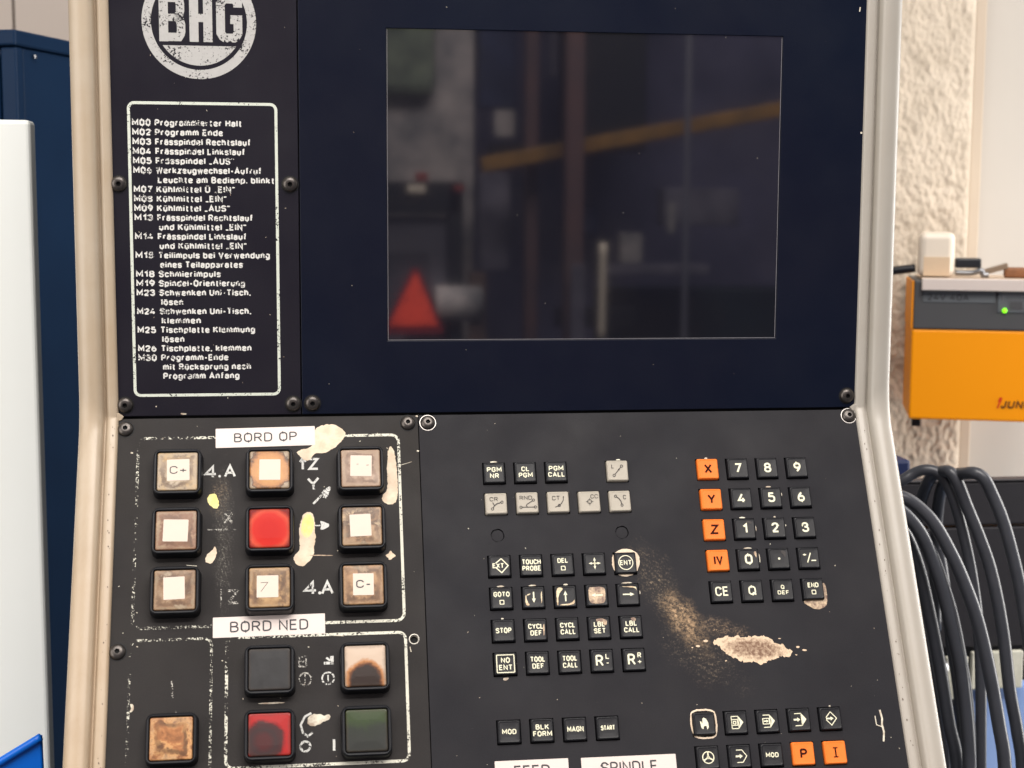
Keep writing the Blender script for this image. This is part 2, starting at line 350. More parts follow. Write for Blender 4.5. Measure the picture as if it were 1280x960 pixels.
GL = {
 'A': [ln((0, 0), (.33, 1), (.66, 0)), ln((.11, .31), (.55, .31))], 'B': [ln((0, 0), (0, 1)), cv(.22, (0, 1), (.5, 1), (.5, .54), (0, .54)), cv(.25, (0, .54), (.55, .54), (.55, 0), (0, 0))],
 'C': [cv(.28, (.56, .74), (.56, 1), (0, 1), (0, 0), (.56, 0), (.56, .26))], 'D': [ln((0, 0), (0, 1)), cv(.3, (0, 1), (.57, 1), (.57, 0), (0, 0))],
 'E': [ln((.47, 1), (0, 1), (0, 0), (.48, 0)), ln((0, .52), (.42, .52))], 'F': [ln((.46, 1), (0, 1), (0, 0)), ln((0, .5), (.41, .5))],
 'G': [cv(.28, (.56, .74), (.56, 1), (0, 1), (0, 0), (.56, 0), (.56, .47)), ln((.57, .47), (.32, .47))], 'H': [ln((0, 0), (0, 1)), ln((.56, 0), (.56, 1)), ln((0, .52), (.56, .52))],
 'I': [ln((0, 0), (0, 1))], 'J': [cv(.2, (.38, 1), (.38, 0), (0, 0), (0, .25))], 'K': [ln((0, 0), (0, 1)), ln((.54, 1), (0, .38)), ln((.19, .58), (.57, 0))], 'L': [ln((0, 1), (0, 0), (.46, 0))],
 'M': [ln((0, 0), (0, 1), (.36, .3), (.72, 1), (.72, 0))], 'N': [ln((0, 0), (0, 1), (.56, 0), (.56, 1))], 'O': [rb(0, .58, 0, 1, .29)], 'P': [ln((0, 0), (0, 1)), cv(.25, (0, 1), (.53, 1), (.53, .46), (0, .46))],
 'Q': [rb(0, .58, 0, 1, .29), ln((.34, .24), (.64, -.04))], 'R': [ln((0, 0), (0, 1)), cv(.25, (0, 1), (.53, 1), (.53, .48), (0, .48)), ln((.29, .48), (.56, 0))],
 'S': [cv(.24, (.51, .76), (.51, 1), (.01, 1), (.01, .54), (.53, .5), (.53, 0), (0, 0), (0, .24))], 'T': [ln((0, 1), (.56, 1)), ln((.28, 1), (.28, 0))], 'U': [cv(.27, (0, 1), (0, 0), (.56, 0), (.56, 1))],
 'V': [ln((0, 1), (.31, 0), (.62, 1))], 'W': [ln((0, 1), (.2, 0), (.43, .9), (.66, 0), (.86, 1))], 'X': [ln((0, 0), (.56, 1)), ln((0, 1), (.56, 0))], 'Y': [ln((0, 1), (.3, .46), (.6, 1)), ln((.3, .46), (.3, 0))], 'Z': [ln((.02, 1), (.54, 1), (0, 0), (.56, 0))],
 '0': [rb(0, .54, 0, 1, .27)], '1': [ln((0, .74), (.27, 1), (.27, 0))], '2': [cv(.25, (.01, .73), (.01, 1), (.52, 1), (.52, .6), (0, 0)), ln((0, 0), (.55, 0))],
 '3': [cv(.22, (.01, .78), (.01, 1), (.5, 1), (.5, .54), (.18, .54)), cv(.26, (.18, .54), (.54, .54), (.54, 0), (0, 0), (0, .24))], '4': [ln((.36, 1), (0, .26), (.6, .26)), ln((.42, .52), (.42, 0))],
 '5': [ln((.49, 1), (.08, 1), (.04, .52)), cv(.25, (.04, .54), (.10, .63), (.54, .63), (.54, 0), (0, 0), (0, .22))], '6': [rb(0, .54, 0, .6, .27), cv(.3, (0, .3), (0, .62), (.34, 1))], '7': [ln((0, 1), (.53, 1), (.17, 0))],
 '8': [rb(.03, .51, .54, 1, .22), rb(0, .54, 0, .54, .25)], '9': [rb(0, .54, .4, 1, .27), cv(.3, (.54, .7), (.54, .38), (.2, 0))],
 '+': [ln((0, .42), (.5, .42)), ln((.25, .17), (.25, .67))], '-': [ln((0, .4), (.3, .4))], '.': [ln((0, -.04), (0, .1))], ',': [ln((.06, .08), (0, -.16))], '/': [ln((0, 0), (.34, 1))],
 '„': [ln((.06, .08), (0, -.14)), ln((.24, .08), (.18, -.14))], '”': [ln((.06, 1.02), (0, .78)), ln((.24, 1.02), (.18, .78))],
 'a': [cv(.16, (.03, .52), (.03, .7), (.44, .7), (.44, 0)), rb(0, .44, 0, .4, .17)], 'b': [ln((0, 0), (0, 1)), rb(0, .47, 0, .7, .23)], 'c': [cv(.22, (.43, .5), (.43, .7), (0, .7), (0, 0), (.43, 0), (.43, .2))], 'd': [ln((.47, 0), (.47, 1)), rb(0, .47, 0, .7, .23)],
 'e': [ln((0, .36), (.46, .36)), cv(.22, (.46, .36), (.46, .7), (0, .7), (0, 0), (.45, 0), (.45, .14))], 'f': [cv(.13, (.31, 1), (.11, 1), (.11, 0)), ln((0, .68), (.29, .68))], 'g': [rb(0, .47, 0, .7, .23), cv(.2, (.47, .7), (.47, -.27), (.02, -.27), (.02, -.15))],
 'h': [ln((0, 0), (0, 1)), cv(.22, (0, .4), (0, .7), (.44, .7), (.44, 0))], 'i': [ln((0, 0), (0, .7)), ln((0, .88), (0, 1.02))], 'j': [ln((.1, .7), (.1, -.27), (0, -.27)), ln((.1, .88), (.1, 1.02))], 'k': [ln((0, 0), (0, 1)), ln((.42, .7), (0, .26)), ln((.14, .42), (.45, 0))], 'l': [ln((0, 0), (0, 1))],
 'm': [ln((0, 0), (0, .72)), cv(.18, (0, .4), (0, .7), (.36, .7), (.36, 0)), cv(.18, (.36, .4), (.36, .7), (.72, .7), (.72, 0))], 'n': [ln((0, 0), (0, .72)), cv(.22, (0, .4), (0, .7), (.44, .7), (.44, 0))], 'o': [rb(0, .48, 0, .7, .24)],
 'p': [ln((0, .72), (0, -.27)), rb(0, .47, 0, .7, .23)], 'r': [ln((0, 0), (0, .72)), cv(.2, (0, .4), (0, .7), (.28, .7))], 's': [cv(.15, (.4, .55), (.4, .7), (0, .7), (0, .37), (.42, .34), (.42, 0), (0, 0), (0, .15))], 't': [cv(.12, (.12, .94), (.12, 0), (.3, 0)), ln((0, .69), (.3, .69))],
 'u': [cv(.22, (0, .7), (0, 0), (.44, 0), (.44, .7)), ln((.44, 0), (.44, .4))], 'v': [ln((0, .7), (.23, 0), (.46, .7))], 'w': [ln((0, .7), (.16, 0), (.34, .66), (.52, 0), (.68, .7))], 'x': [ln((0, 0), (.44, .7)), ln((0, .7), (.44, 0))],
 'y': [ln((0, .7), (.23, 0)), ln((.46, .7), (.14, -.27))], 'z': [ln((0, .7), (.42, .7), (0, 0), (.43, 0))]}
for a_, b_ in (('ä', 'a'), ('ö', 'o'), ('ü', 'u')): GL[a_] = GL[b_] + [ln((.13, .88), (.13, 1.0)), ln((.34, .88), (.34, 1.0))]
GL['Ü'] = GL['U'] + [ln((.16, 1.12), (.16, 1.24)), ln((.4, 1.12), (.4, 1.24))]
class Flat:
    """flat print collected as triangles in plate millimetres at height z"""
    def __init__(s, z=.15): s.V = []; s.F = []; s.z = z
    def poly(s, P):
        b = len(s.V); s.V += [(p[0], p[1], s.z) for p in P]
        for t in tessellate_polygon([[Vector((p[0], p[1], 0)) for p in P]]):
            a, c, d = t
            A, B, C_ = P[a], P[c], P[d]
            if (B[0]-A[0])*(C_[1]-A[1]) - (B[1]-A[1])*(C_[0]-A[0]) < 0: c, d = d, c
            s.F.append((b + a, b + c, b + d))
        return s
    def line(s, P, w, closed=False):
        n = len(P); L_, R_ = [], []
        for i in range(n):
            p = Vector(P[i][:2]); a = Vector(P[(i - 1) % n][:2]) if (i > 0 or closed) else None; b = Vector(P[(i + 1) % n][:2]) if (i < n - 1 or closed) else None
            d1 = (p - a).normalized() if a is not None else None; d2 = (b - p).normalized() if b is not None else None
            if d1 is None: d1 = d2
            if d2 is None: d2 = d1
            t = (d1 + d2); t = t.normalized() if t.length > 1e-6 else d1
            nn = Vector((-t.y, t.x)); k = max(.45, nn.dot(Vector((-d1.y, d1.x))))
            o = nn * (w / 2 / k); L_.append(p + o); R_.append(p - o)
        b0 = len(s.V)
        for l, r in zip(L_, R_): s.V += [(l.x, l.y, s.z), (r.x, r.y, s.z)]
        for i in range(n if closed else n - 1):
            j = (i + 1) % n; s.F.append((b0 + 2 * i, b0 + 2 * i + 1, b0 + 2 * j + 1, b0 + 2 * j))
        return s
    def ring(s, cx, cy, r, w, n=36, a0=0, a1=360):
        full = abs(a1 - a0) >= 360
        P = [(cx + r * math.cos(math.radians(a0 + (a1 - a0) * i / n)), cy + r * math.sin(math.radians(a0 + (a1 - a0) * i / n))) for i in range(n if full else n + 1)]
        return s.line(P, w, full)
    def disc(s, cx, cy, r, n=20): return s.poly([(cx + r * math.cos(2 * math.pi * i / n), cy + r * math.sin(2 * math.pi * i / n)) for i in range(n)])
    def text(s, body, x, y, cap, width=None, bold=0.0, align='C', sx=1.0, rot=0.0):
        """y = baseline; cap = capital height; width = wanted width of the line, stroke edges included"""
        ratio = .125 + 2.6 * bold; sw = cap * ratio; gap = .13 + ratio * 1.0; z0 = s.z
        adv = []; X = 0
        for ch_ in body:
            if ch_ == ' ': X += .42; adv.append(None); continue
            adv.append(X); X += max(q[0] for P_, r_, c_ in GL[ch_] for q in P_) + gap
        total = X - gap
        kx = cap * sx if width is None else (width - sw) / max(total, .01) if total > .01 else cap
        ky = cap - sw; W_ = total * kx
        x0 = x + {'C': -W_ / 2, 'L': sw / 2, 'R': -W_ - sw / 2}[align]; n = 0
        for ch_, ad in zip(body, adv):
            if ad is None: continue
            for P_, r_, c_ in GL[ch_]:
                s.z = z0 + .006 * (n % 5); n += 1
                s.line([(x0 + (ad + q[0]) * kx, y + sw / 2 + q[1] * ky) for q in rnd(P_, r_, c_)], sw, c_)
        s.z = z0
        return s
    def build(s, name, mat, parent, loc=(0, 0, 0), rx=0.0):
        me = mesh(name, s.V, s.F)
        bm = bmesh.new(); bm.from_mesh(me)
        for f in bm.faces:
            if f.normal.z < 0: f.normal_flip()
        bm.to_mesh(me); bm.free()
        return link(name, me, mat, parent, loc, rx)
def blob(P, jit=.35, it=2, seg=.8, flipy=True):
    """chaikin-smoothed outline with a ragged edge, from plate (u, w) points"""
    P = [Vector((p[0], -p[1] if flipy else p[1])) for p in P]
    for _ in range(it):
        Q = []
        for i in range(len(P)):
            a, b = P[i], P[(i + 1) % len(P)]; Q += [a * .75 + b * .25, a * .25 + b * .75]
        P = Q
    Q = []
    for i in range(len(P)):
        a, b = P[i], P[(i + 1) % len(P)]; n = max(1, int((b - a).length / seg))
        for k in range(n):
            q = a.lerp(b, k / n); nv = noise.noise_vector(Vector((q.x * .9, q.y * .9, 3.1))); n2 = noise.noise_vector(Vector((q.x * 3.1, q.y * 3.1, 9)))
            Q.append((q.x + jit * (nv.x + .5 * n2.x), q.y + jit * (nv.y + .5 * n2.y)))
    return Q

# plate with rectangular and round openings cut through it
def plate(name, x0, x1, y0, y1, th, holes, rounds, mat, parent, rx):
    xs = {x0, x1}; ys = {y0, y1}; cells = []
    for a, b, c, d in holes: cells.append((a, b, c, d, None))
    for cx, cy, r in rounds: cells.append((cx - r - 1, cx + r + 1, cy - r - 1, cy + r + 1, (cx, cy, r)))
    for a, b, c, d, _ in cells: xs |= {a, b}; ys |= {c, d}
    xs = sorted(xs); ys = sorted(ys)
    bm = bmesh.new(); vt = {}
    def v(x, y, z=0):
        k = (round(x, 4), round(y, 4), z)
        if k not in vt: vt[k] = bm.verts.new((x * S, y * S, z * S))
        return vt[k]
    ins = lambda x, y: next((c for c in cells if c[0] < x < c[1] and c[2] < y < c[3]), None)
    for i in range(len(xs) - 1):
        for j in range(len(ys) - 1):
            if ins((xs[i] + xs[i + 1]) / 2, (ys[j] + ys[j + 1]) / 2): continue
            bm.faces.new((v(xs[i], ys[j]), v(xs[i + 1], ys[j]), v(xs[i + 1], ys[j + 1]), v(xs[i], ys[j + 1])))
    for a, b, c, d, rd in cells:
        if not rd: continue
        cx, cy, r = rd
        per = [(x, c) for x in xs if a <= x < b] + [(b, y) for y in ys if c <= y < d] + [(x, d) for x in reversed(xs) if a < x <= b] + [(a, y) for y in reversed(ys) if c < y <= d]
        n = 24; outer = []
        circ = []
        # rays from the centre: join every perimeter vertex and n circle points by angle
        pa = sorted(((math.atan2(y - cy, x - cx), x, y) for x, y in per))
        ca = [(-math.pi + 2 * math.pi * (k + .5) / n) for k in range(n)]
        cvs = [v(cx + r * math.cos(t), cy + r * math.sin(t)) for t in ca]
        i = j = 0; P_ = len(pa)
        ev = [(p[0], 'p', q) for q, p in enumerate(pa)] + [(t, 'c', q) for q, t in enumerate(ca)]
        ev.sort(); lp = P_ - 1; lc = n - 1
        for t, k, q in ev:
            if k == 'p':
                bm.faces.new((v(*pa[lp][1:]), v(*pa[q][1:]), cvs[lc])); lp = q
            else:
                bm.faces.new((v(*pa[lp][1:]), cvs[q], cvs[lc])); lc = q
    bmesh.ops.recalc_face_normals(bm, faces=bm.faces)
    if sum(f.normal.z for f in bm.faces) < 0: bmesh.ops.reverse_faces(bm, faces=bm.faces)
    be = [e for e in bm.edges if e.is_boundary]
    g = bmesh.ops.extrude_edge_only(bm, edges=be)
    bmesh.ops.translate(bm, verts=[q for q in g['geom'] if isinstance(q, bmesh.types.BMVert)], vec=(0, 0, -th * S))
    # soften the front arris
    me = bpy.data.meshes.new(name); bm.to_mesh(me); bm.free()
    o = link(name, me, mat, parent, (0, 0, 0), rx)
    m = bev(o, .35, 2, 50)
    return o

# ------------------------------------------------------------------ the console
TH = math.radians(61.763)          # lower plate leans back by this about X
UP = math.pi / 2
con = empty('control_console')
tag(con, 'beige framed milling machine control console with dark screen, keypad and square push buttons', 'control panel')

# frame profile: (distance out from the plate edge, height above plate, corner radius of the bend)
prof = [(-1.2, -4, 0), (-1.2, .3, 0), (-.6, 1.5, 0), (.4, 2.1, 0), (3.0, 2.3, 1), (4.9, 2.0, 2), (5.6, .6, 3), (6.1, -1.0, 3), (6.7, -1.2, 4), (7.1, .2, 5), (7.6, 3.4, 6), (8.6, 5.0, 8),
        (10.8, 6.0, 10), (14.0, 6.0, 12), (17.0, 5.2, 14), (19.2, 4.0, 15), (20.6, 2.7, 16), (21.4, 1.2, 16), (21.7, -1, 16), (21.7, -45, 16)]
tu = Vector((0, 1)); nu = Vector((-1, 0))                 # (y, z): upward direction and normal of the upper plate
dl = Vector((-math.cos(TH), -math.sin(TH))); nl = Vector((-math.sin(TH), math.cos(TH)))
bis = (nu + nl).normalized(); cosb = bis.dot(nu)
def frame_side(edge, sgn):
    V, F = [], []; K = 9
    for a, h, r in prof:
        Mt = bis * (h / cosb)
        pts = [nu * h + tu * 300]
        if r < .5: r = .5
        A, B = Mt + tu * r, Mt + dl * r
        for i in range(K):
            t = i / (K - 1); pts.append(A * (1 - t) ** 2 + Mt * 2 * t * (1 - t) + B * t * t)
        pts.append(nl * h + dl * 330)
        V += [(edge + sgn * a, p.x, p.y) for p in pts]
    n = K + 2
    for i in range(len(prof) - 1):
        for j in range(n - 1):
            q = (i * n + j, i * n + j + 1, (i + 1) * n + j + 1, (i + 1) * n + j)
            F.append(q if sgn < 0 else tuple(reversed(q)))
    return mesh('frame_upright', V, F, True)
for edge, sgn, lb in ((-172.7, -1, 'left beige upright of the console frame, tan'), (288.3, 1, 'right beige grey upright of the console frame')):
    o = link('frame_upright', frame_side(edge, sgn), M['frame'], con); o['label'] = lb
# rails that close the frame above and below the picture, and the housing behind the plates
box('frame_rail', (-194, 309.6, -6, 40, 298, 330), M['frame'], con, 3)
box('housing', (-190, 306, 8, 290, -560, 300), M['gap'], con)  # unseen box, made deep to keep light off the blue cabinet's side
hb = box('housing', (-190, 306, -330, -2, -60, -6), M['gap'], con); hb.rotation_euler = (TH, 0, 0)

P = 19.05; Q = 19.43; U0 = 52.8; W0 = 39.67
scr = (-10.7, 234.2, 45.1, 232.2)
p1 = plate('print_plate', -172.6, -63.4, .7, 300, 5, [], [], M['plate_left_top'], con, UP); p1['label'] = 'dark plate with round logo and printed M code list'
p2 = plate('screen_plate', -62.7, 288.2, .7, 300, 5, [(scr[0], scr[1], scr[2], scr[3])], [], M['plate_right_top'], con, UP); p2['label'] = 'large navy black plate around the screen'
KEYS = {}
def K(c, r, kind, fn): KEYS[(c, r)] = (kind, fn)
# legends: functions drawing on a Flat in key millimetres
def T1(a, cap=3.1, w=None, b=.026): return lambda f: f.text(a, 0, -cap / 2, cap, w, b)
def T2(a, b_, wa, wb, cap=3.1): 
    def g(f): f.text(a, 0, .4, cap, wa * 1.07, .026); f.text(b_, 0, -cap - .45, cap, min(11.2, wb * 1.07), .026)
    return g
def DG(a, w=None): return lambda f: f.text(a, 0, -3.15, 6.3, w, .022)
def sq(f, cy, h=1.15, w=.5): f.line(rrect(h, h, .15, 1, 0, cy), w, True)
def arrow(f, x0, y0, x1, y1, w=.75, hl=2.6, hw=1.15):
    a, b = Vector((x0, y0)), Vector((x1, y1)); d = (b - a).normalized(); n = Vector((-d.y, d.x))
    f.line([a, b - d * hl * .9], w); f.poly([tuple(b), tuple(b - d * hl + n * hw), tuple(b - d * hl - n * hw)])
def cross(f):
    for dx, dy in ((1, 0), (-1, 0), (0, 1), (0, -1)):
        f.line([(0, 0), (dx * 2.0, dy * 2.0)], .55); a = Vector((dx, dy)); n = Vector((-dy, dx)) * .8
        f.poly([tuple(a * 3.7), tuple(a * 1.7 + n), tuple(a * 1.7 - n)])
    f.disc(0, 0, .75)
def ext(f):
    f.line([(1.0, 4.3), (5.0, 0), (1.0, -4.3), (-2.6, -.9)], .65); f.line([(1.0, 4.3), (-2.4, 1.5)], .65); f.text('EXT', -.9, -1.5, 3.0, 6.9, .026)
def ent(f): f.ring(0, 0, 4.3, .5); f.text('ENT', 0, -1.55, 3.1, 7.2, .026)
def dele(f): f.text('DEL', 0, .9, 3.0, 6.4, .026); sq(f, -2.3)
def goto(f): f.text('GOTO', 0, .7, 3.0, 9.6, .026); sq(f, -2.6)
def ende(f): f.text('END', 0, .8, 3.0, 6.8, .026); sq(f, -2.1)
def noent(f): f.line(rrect(5.1, 5.1, .3, 1), .55, True); f.text('NO', 0, .5, 3.1, 5.2, .026); f.text('ENT', 0, -3.7, 3.1, 7.9, .026)
def RL(a, b_): 
    def g(f): f.text('R', -1.7, -3.4, 6.8, 4.6, .012); f.text(a, 3.1, .8, 3.2, 2.3, .02); f.text(b_, 3.0, -3.3, 4.2, None, .0)
    return g
def ps(f): f.text('+', -2.7, .6, 3.0, 2.6, .03); f.line([(-1.3, -3.0), (1.1, 3.0)], .7); f.line([(1.2, -1.8), (4.2, -1.8)], .75)
def dot(f): f.disc(0, -.2, .75)
def dia(f, w=.5): f.line([(0, 3.9), (3.4, 0), (0, -3.9), (-3.0, -.6)], w); f.line([(0, 3.9), (-3.0, .6)], w); arrow(f, -2.9, 0, 1.6, 0, .9, 1.9, 1.2)
def tabL(f, inner):
    f.line([(-2.9, 3.5), (1.2, 3.5)], .5); f.line([(-2.9, -3.5), (1.2, -3.5)], .5); f.poly([(1.2, 3.7), (4.1, 0), (1.2, -3.7), (2.0, 0)] if inner != 'x' else [(1.2, 3.7), (4.1, 0), (1.2, -3.7)])
    f.line([(1.2, 3.5), (1.2, -3.5)], .45)
def tab1(f): tabL(f, 1); f.line(rrect(1.7, 1.7, .1, 1, -1.1, 0), .45, True); f.line(rrect(.7, .8, .1, 1, -1.1, -.1), .5, True); f.line([(-2.9, 3.5), (-2.9, -3.5)], .45)
def tab2(f): tabL(f, 1); f.line(rrect(1.9, 1.6, .1, 1, -1.2, 0), .5, True); arrow(f, -2.6, 0, .4, 0, .8, 1.5, 1.0)
def tab3(f): tabL(f, 'x'); arrow(f, -3.6, 0, .4, 0, 1.0, 1.8, 1.3)
def tab4(f): f.line([(-2.0, 3.5), (1.4, 3.5), (4.0, 0), (1.4, -3.5), (-2.0, -3.5)], .5); arrow(f, -2.6, 0, 1.6, 0, 1.0, 1.8, 1.3)
def wheel(f):
    f.ring(0, 0, 3.3, .55); f.disc(0, 0, .9)
    for a in (90, 210, 330): f.line([(0, 0), (3.2 * math.cos(math.radians(a)), 3.2 * math.sin(math.radians(a)))], .8)
def hand(f):
    f.poly([(-2.0, -2.6), (-2.6, 1.2), (-2.0, 1.4), (-1.2, -.2), (-1.0, 2.8), (-.2, 3.4), (1.2, 2.6), (2.2, .4), (2.4, -2.2), (1.4, -3.6), (1.0, -1.4), (-.6, -1.6), (-.9, -3.2)])
def icL(f): f.text('L', -3.0, 1.3, 2.6, None, .005); f.line([(-2.0, -2.7), (2.2, 2.2)], .42); f.ring(-2.4, -3.2, .75, .38, 16); f.ring(2.6, 2.7, .75, .38, 16); arrow(f, 0, -.4, 1.6, 1.5, .3, 1.6, .6)
def icCR(f): f.text('CR', -1.4, 1.5, 2.5, 5.0, 0); f.line([(-2.2, -3.0), (-1.2, -1.4), (.4, -.2), (3.0, .5)], .5); f.line([(-2.2, .6), (-1.2, -1.3)], .45); f.ring(-2.5, -3.4, .72, .36, 16); f.ring(3.5, .7, .72, .36, 16)
def icRND(f): f.text('RND', -.9, 1.7, 2.5, 7.6, 0); f.line([(-3.6, -3.0), (4.4, -3.0)], .38); f.line([(3.2, 1.1), (-.4, -1.2)], .42); f.line([(-.4, -1.2), (-.9, -1.9), (-.2, -3.0)], .4); f.ring(-4.2, -3.0, .72, .36, 16); f.ring(4.6, -3.0, .72, .36, 16); f.ring(3.7, 1.4, .72, .36, 16)
def icCT(f): f.text('CT', -1.4, 1.0, 2.7, 4.8, 0); f.line([(3.2, 2.9), (2.9, .8), (1.8, -1.0), (.2, -2.4), (-2.2, -3.4)], .42); f.ring(.3, -2.3, .72, .36, 16); f.disc(3.2, 2.9, .4)
def icCC(f): f.text('CC', 3.1, 1.8, 2.6, 4.6, 0); f.ring(0, -.1, 1.25, .34, 20); f.line([(-2.3, -.1), (-.7, -.1)], .3); f.line([(.7, -.1), (2.3, -.1)], .3); f.line([(0, -2.4), (0, -.8)], .3); f.line([(0, .6), (0, 2.2)], .3)
def icC(f): f.text('C', 2.9, .9, 2.7, None, 0); f.line([(-2.2, 2.7), (-.6, 1.4), (.5, -.4), (.8, -2.2)], .5); f.ring(-2.6, 3.0, .72, .36, 16); f.ring(.9, -2.8, .72, .36, 16)
B = 'b'
for c, r, k, g, nm in [
    (0, 0, B, T2('PGM', 'NR', 8.4, 5.2), 'PGM NR'), (1, 0, B, T2('CL', 'PGM', 4.6, 8.0), 'CL PGM'), (2, 0, B, T2('PGM', 'CALL', 8.4, 9.6), 'PGM CALL'), (4, 0, 'w', icL, 'L line symbol'),
    (0, 1, 'w', icCR, 'CR symbol'), (1, 1, 'w', icRND, 'RND symbol'), (2, 1, 'w', icCT, 'CT symbol'), (3, 1, 'w', icCC, 'CC symbol'), (4, 1, 'w', icC, 'C arc symbol'),
    (7, 0, 'o', lambda f: f.text('X', 0, -3.0, 6.0, 4.8, .022), 'X'), (8, 0, B, DG('7'), '7'), (9, 0, B, DG('8'), '8'), (10, 0, B, DG('9'), '9'),
    (7, 1, 'o', lambda f: f.text('Y', 0, -3.0, 6.0, 5.0, .022), 'Y'), (8, 1, B, DG('4'), '4'), (9, 1, B, DG('5'), '5'), (10, 1, B, DG('6'), '6'),
    (7, 2, 'o', lambda f: f.text('Z', 0, -3.0, 6.0, 5.2, .022), 'Z'), (8, 2, B, DG('1'), '1'), (9, 2, B, DG('2'), '2'), (10, 2, B, DG('3'), '3'),
    (0, 3, B, ext, 'EXT in a diamond'), (1, 3, B, T2('TOUCH', 'PROBE', 10.6, 10.6), 'TOUCH PROBE'), (2, 3, B, dele, 'DEL and a square'), (3, 3, B, cross, 'four arrows'), (4, 3, B, ent, 'ENT in a circle, bare primer round it'),
    (7, 3, 'o', lambda f: f.text('IV', 0, -2.8, 5.6, 5.6, .022), 'IV'), (8, 3, B, DG('0', 4.8), '0'), (9, 3, B, dot, 'a dot'), (10, 3, B, ps, 'plus minus'),
    (0, 4, B, goto, 'GOTO and a square'), (1, 4, B, lambda f: arrow(f, 0, 3.2, 0, -3.4, .8), 'a down arrow, edges worn'), (2, 4, B, lambda f: arrow(f, 0, -3.0, 0, 3.4, .8), 'an up arrow, corners worn to cream'),
    (3, 4, B, lambda f: arrow(f, 3.4, 0, -3.6, 0, .8), 'a left arrow, surface worn brown'), (4, 4, B, lambda f: arrow(f, -3.4, 0, 3.6, 0, .8), 'a right arrow'),
    (7, 4, B, lambda f: f.text('CE', 0, -2.9, 5.8, 8.2, .012), 'CE'), (8, 4, B, lambda f: f.text('Q', 0, -2.8, 5.6, 5.0, .014), 'Q'), (9, 4, B, T2('Q', 'DEF', 2.2, 6.6, 2.5), 'Q DEF'), (10, 4, B, ende, 'END and a square, bare primer below'),
    (0, 5, B, T1('STOP', 3.2, 9.2), 'STOP'), (1, 5, B, T2('CYCL', 'DEF', 8.4, 6.4), 'CYCL DEF'), (2, 5, B, T2('CYCL', 'CALL', 8.4, 8.4), 'CYCL CALL'), (3, 5, B, T2('LBL', 'SET', 6.2, 6.6), 'LBL SET'), (4, 5, B, T2('LBL', 'CALL', 6.4, 8.6), 'LBL CALL'),
    (0, 6, B, noent, 'NO ENT in a box'), (1, 6, B, T2('TOOL', 'DEF', 8.2, 6.4), 'TOOL DEF'), (2, 6, B, T2('TOOL', 'CALL', 8.2, 8.2), 'TOOL CALL'), (3, 6, B, RL('L', '-'), 'R L minus'), (4, 6, B, RL('R', '+'), 'R R plus'),
    (0, 8, B, T1('MOD', 2.9, 8.2), 'MOD'), (1, 8, B, T2('BLK', 'FORM', 7.2, 10.2, 3.0), 'BLK FORM'), (2, 8, B, T1('MAGN', 3.1, 9.6), 'MAGN'), (3, 8, B, T1('START', 2.8, 8.2), 'START'),
    (6, 8, B, hand, 'a hand, worn ring round it'), (7, 8, B, tab1, 'a boxed page symbol'), (8, 8, B, tab2, 'a boxed arrow symbol'), (9, 8, B, tab3, 'an arrow entering a tab'), (10, 8, B, dia, 'an arrow in a diamond'),
    (6, 9, B, wheel, 'a handwheel'), (7, 9, B, tab4, 'an arrow entering an open tab'), (8, 9, B, T1('MOD', 2.8, 7.6), 'MOD in the lower right block'), (9, 9, 'o', lambda f: f.text('P', 0, -2.8, 5.6, 4.2, .024), 'P'),
    (10, 9, 'o', lambda f: (f.line([(0, -2.8), (0, 2.8)], .8), f.line([(-1.4, 2.6), (1.4, 2.6)], .55), f.line([(-1.4, -2.6), (1.4, -2.6)], .55)), 'I')]:
    KEYS[(c, r)] = (k, g, nm)
hh = 7.05
holes = [(U0 + c * P - hh, U0 + c * P + hh, -(W0 + r * Q) - hh, -(W0 + r * Q) + hh) for c, r in KEYS]
BTN = [(c, r) for r in range(3) for c in range(3)]
p3 = plate('button_plate', -172.6, 7.5, -330, -.9, 3, [], [(.6, -139.6, 2.6)], M['plate_left_low'], con, TH); p3['label'] = 'worn dark grey plate carrying the square push buttons'
p4 = plate('keyboard_plate', 8.1, 288.2, -330, -.9, 3, holes, [(52.8, -78.5, 4.1), (128.9, -78.4, 4.1)], M['plate_right_low'], con, TH); p4['label'] = 'dark grey plate carrying the keyboard, paint scraped off in a patch'
# blind plugs that fill the two round openings
plug = loft('blind_plug', [(rrect(3.9, 3.9, 3.9, 5), -1.5), (rrect(3.9, 3.9, 3.9, 5), -1.0), (rrect(3.6, 3.6, 3.6, 5), -.8)])
for cx, cy in ((52.8, -78.5), (128.9, -78.4)):
    o = link('blind_plug', plug, M['plate_right_low'], con, (cx * S, math.cos(TH) * cy * S, math.sin(TH) * cy * S), TH)
def low(u, w_, h=0.0):   # point on the lower plate in metres
    y = -w_; return (u * S, (math.cos(TH) * y - math.sin(TH) * h) * S, (math.sin(TH) * y + math.cos(TH) * h) * S)
def upp(u, v_, h=0.0): return (u * S, -h * S, v_ * S)
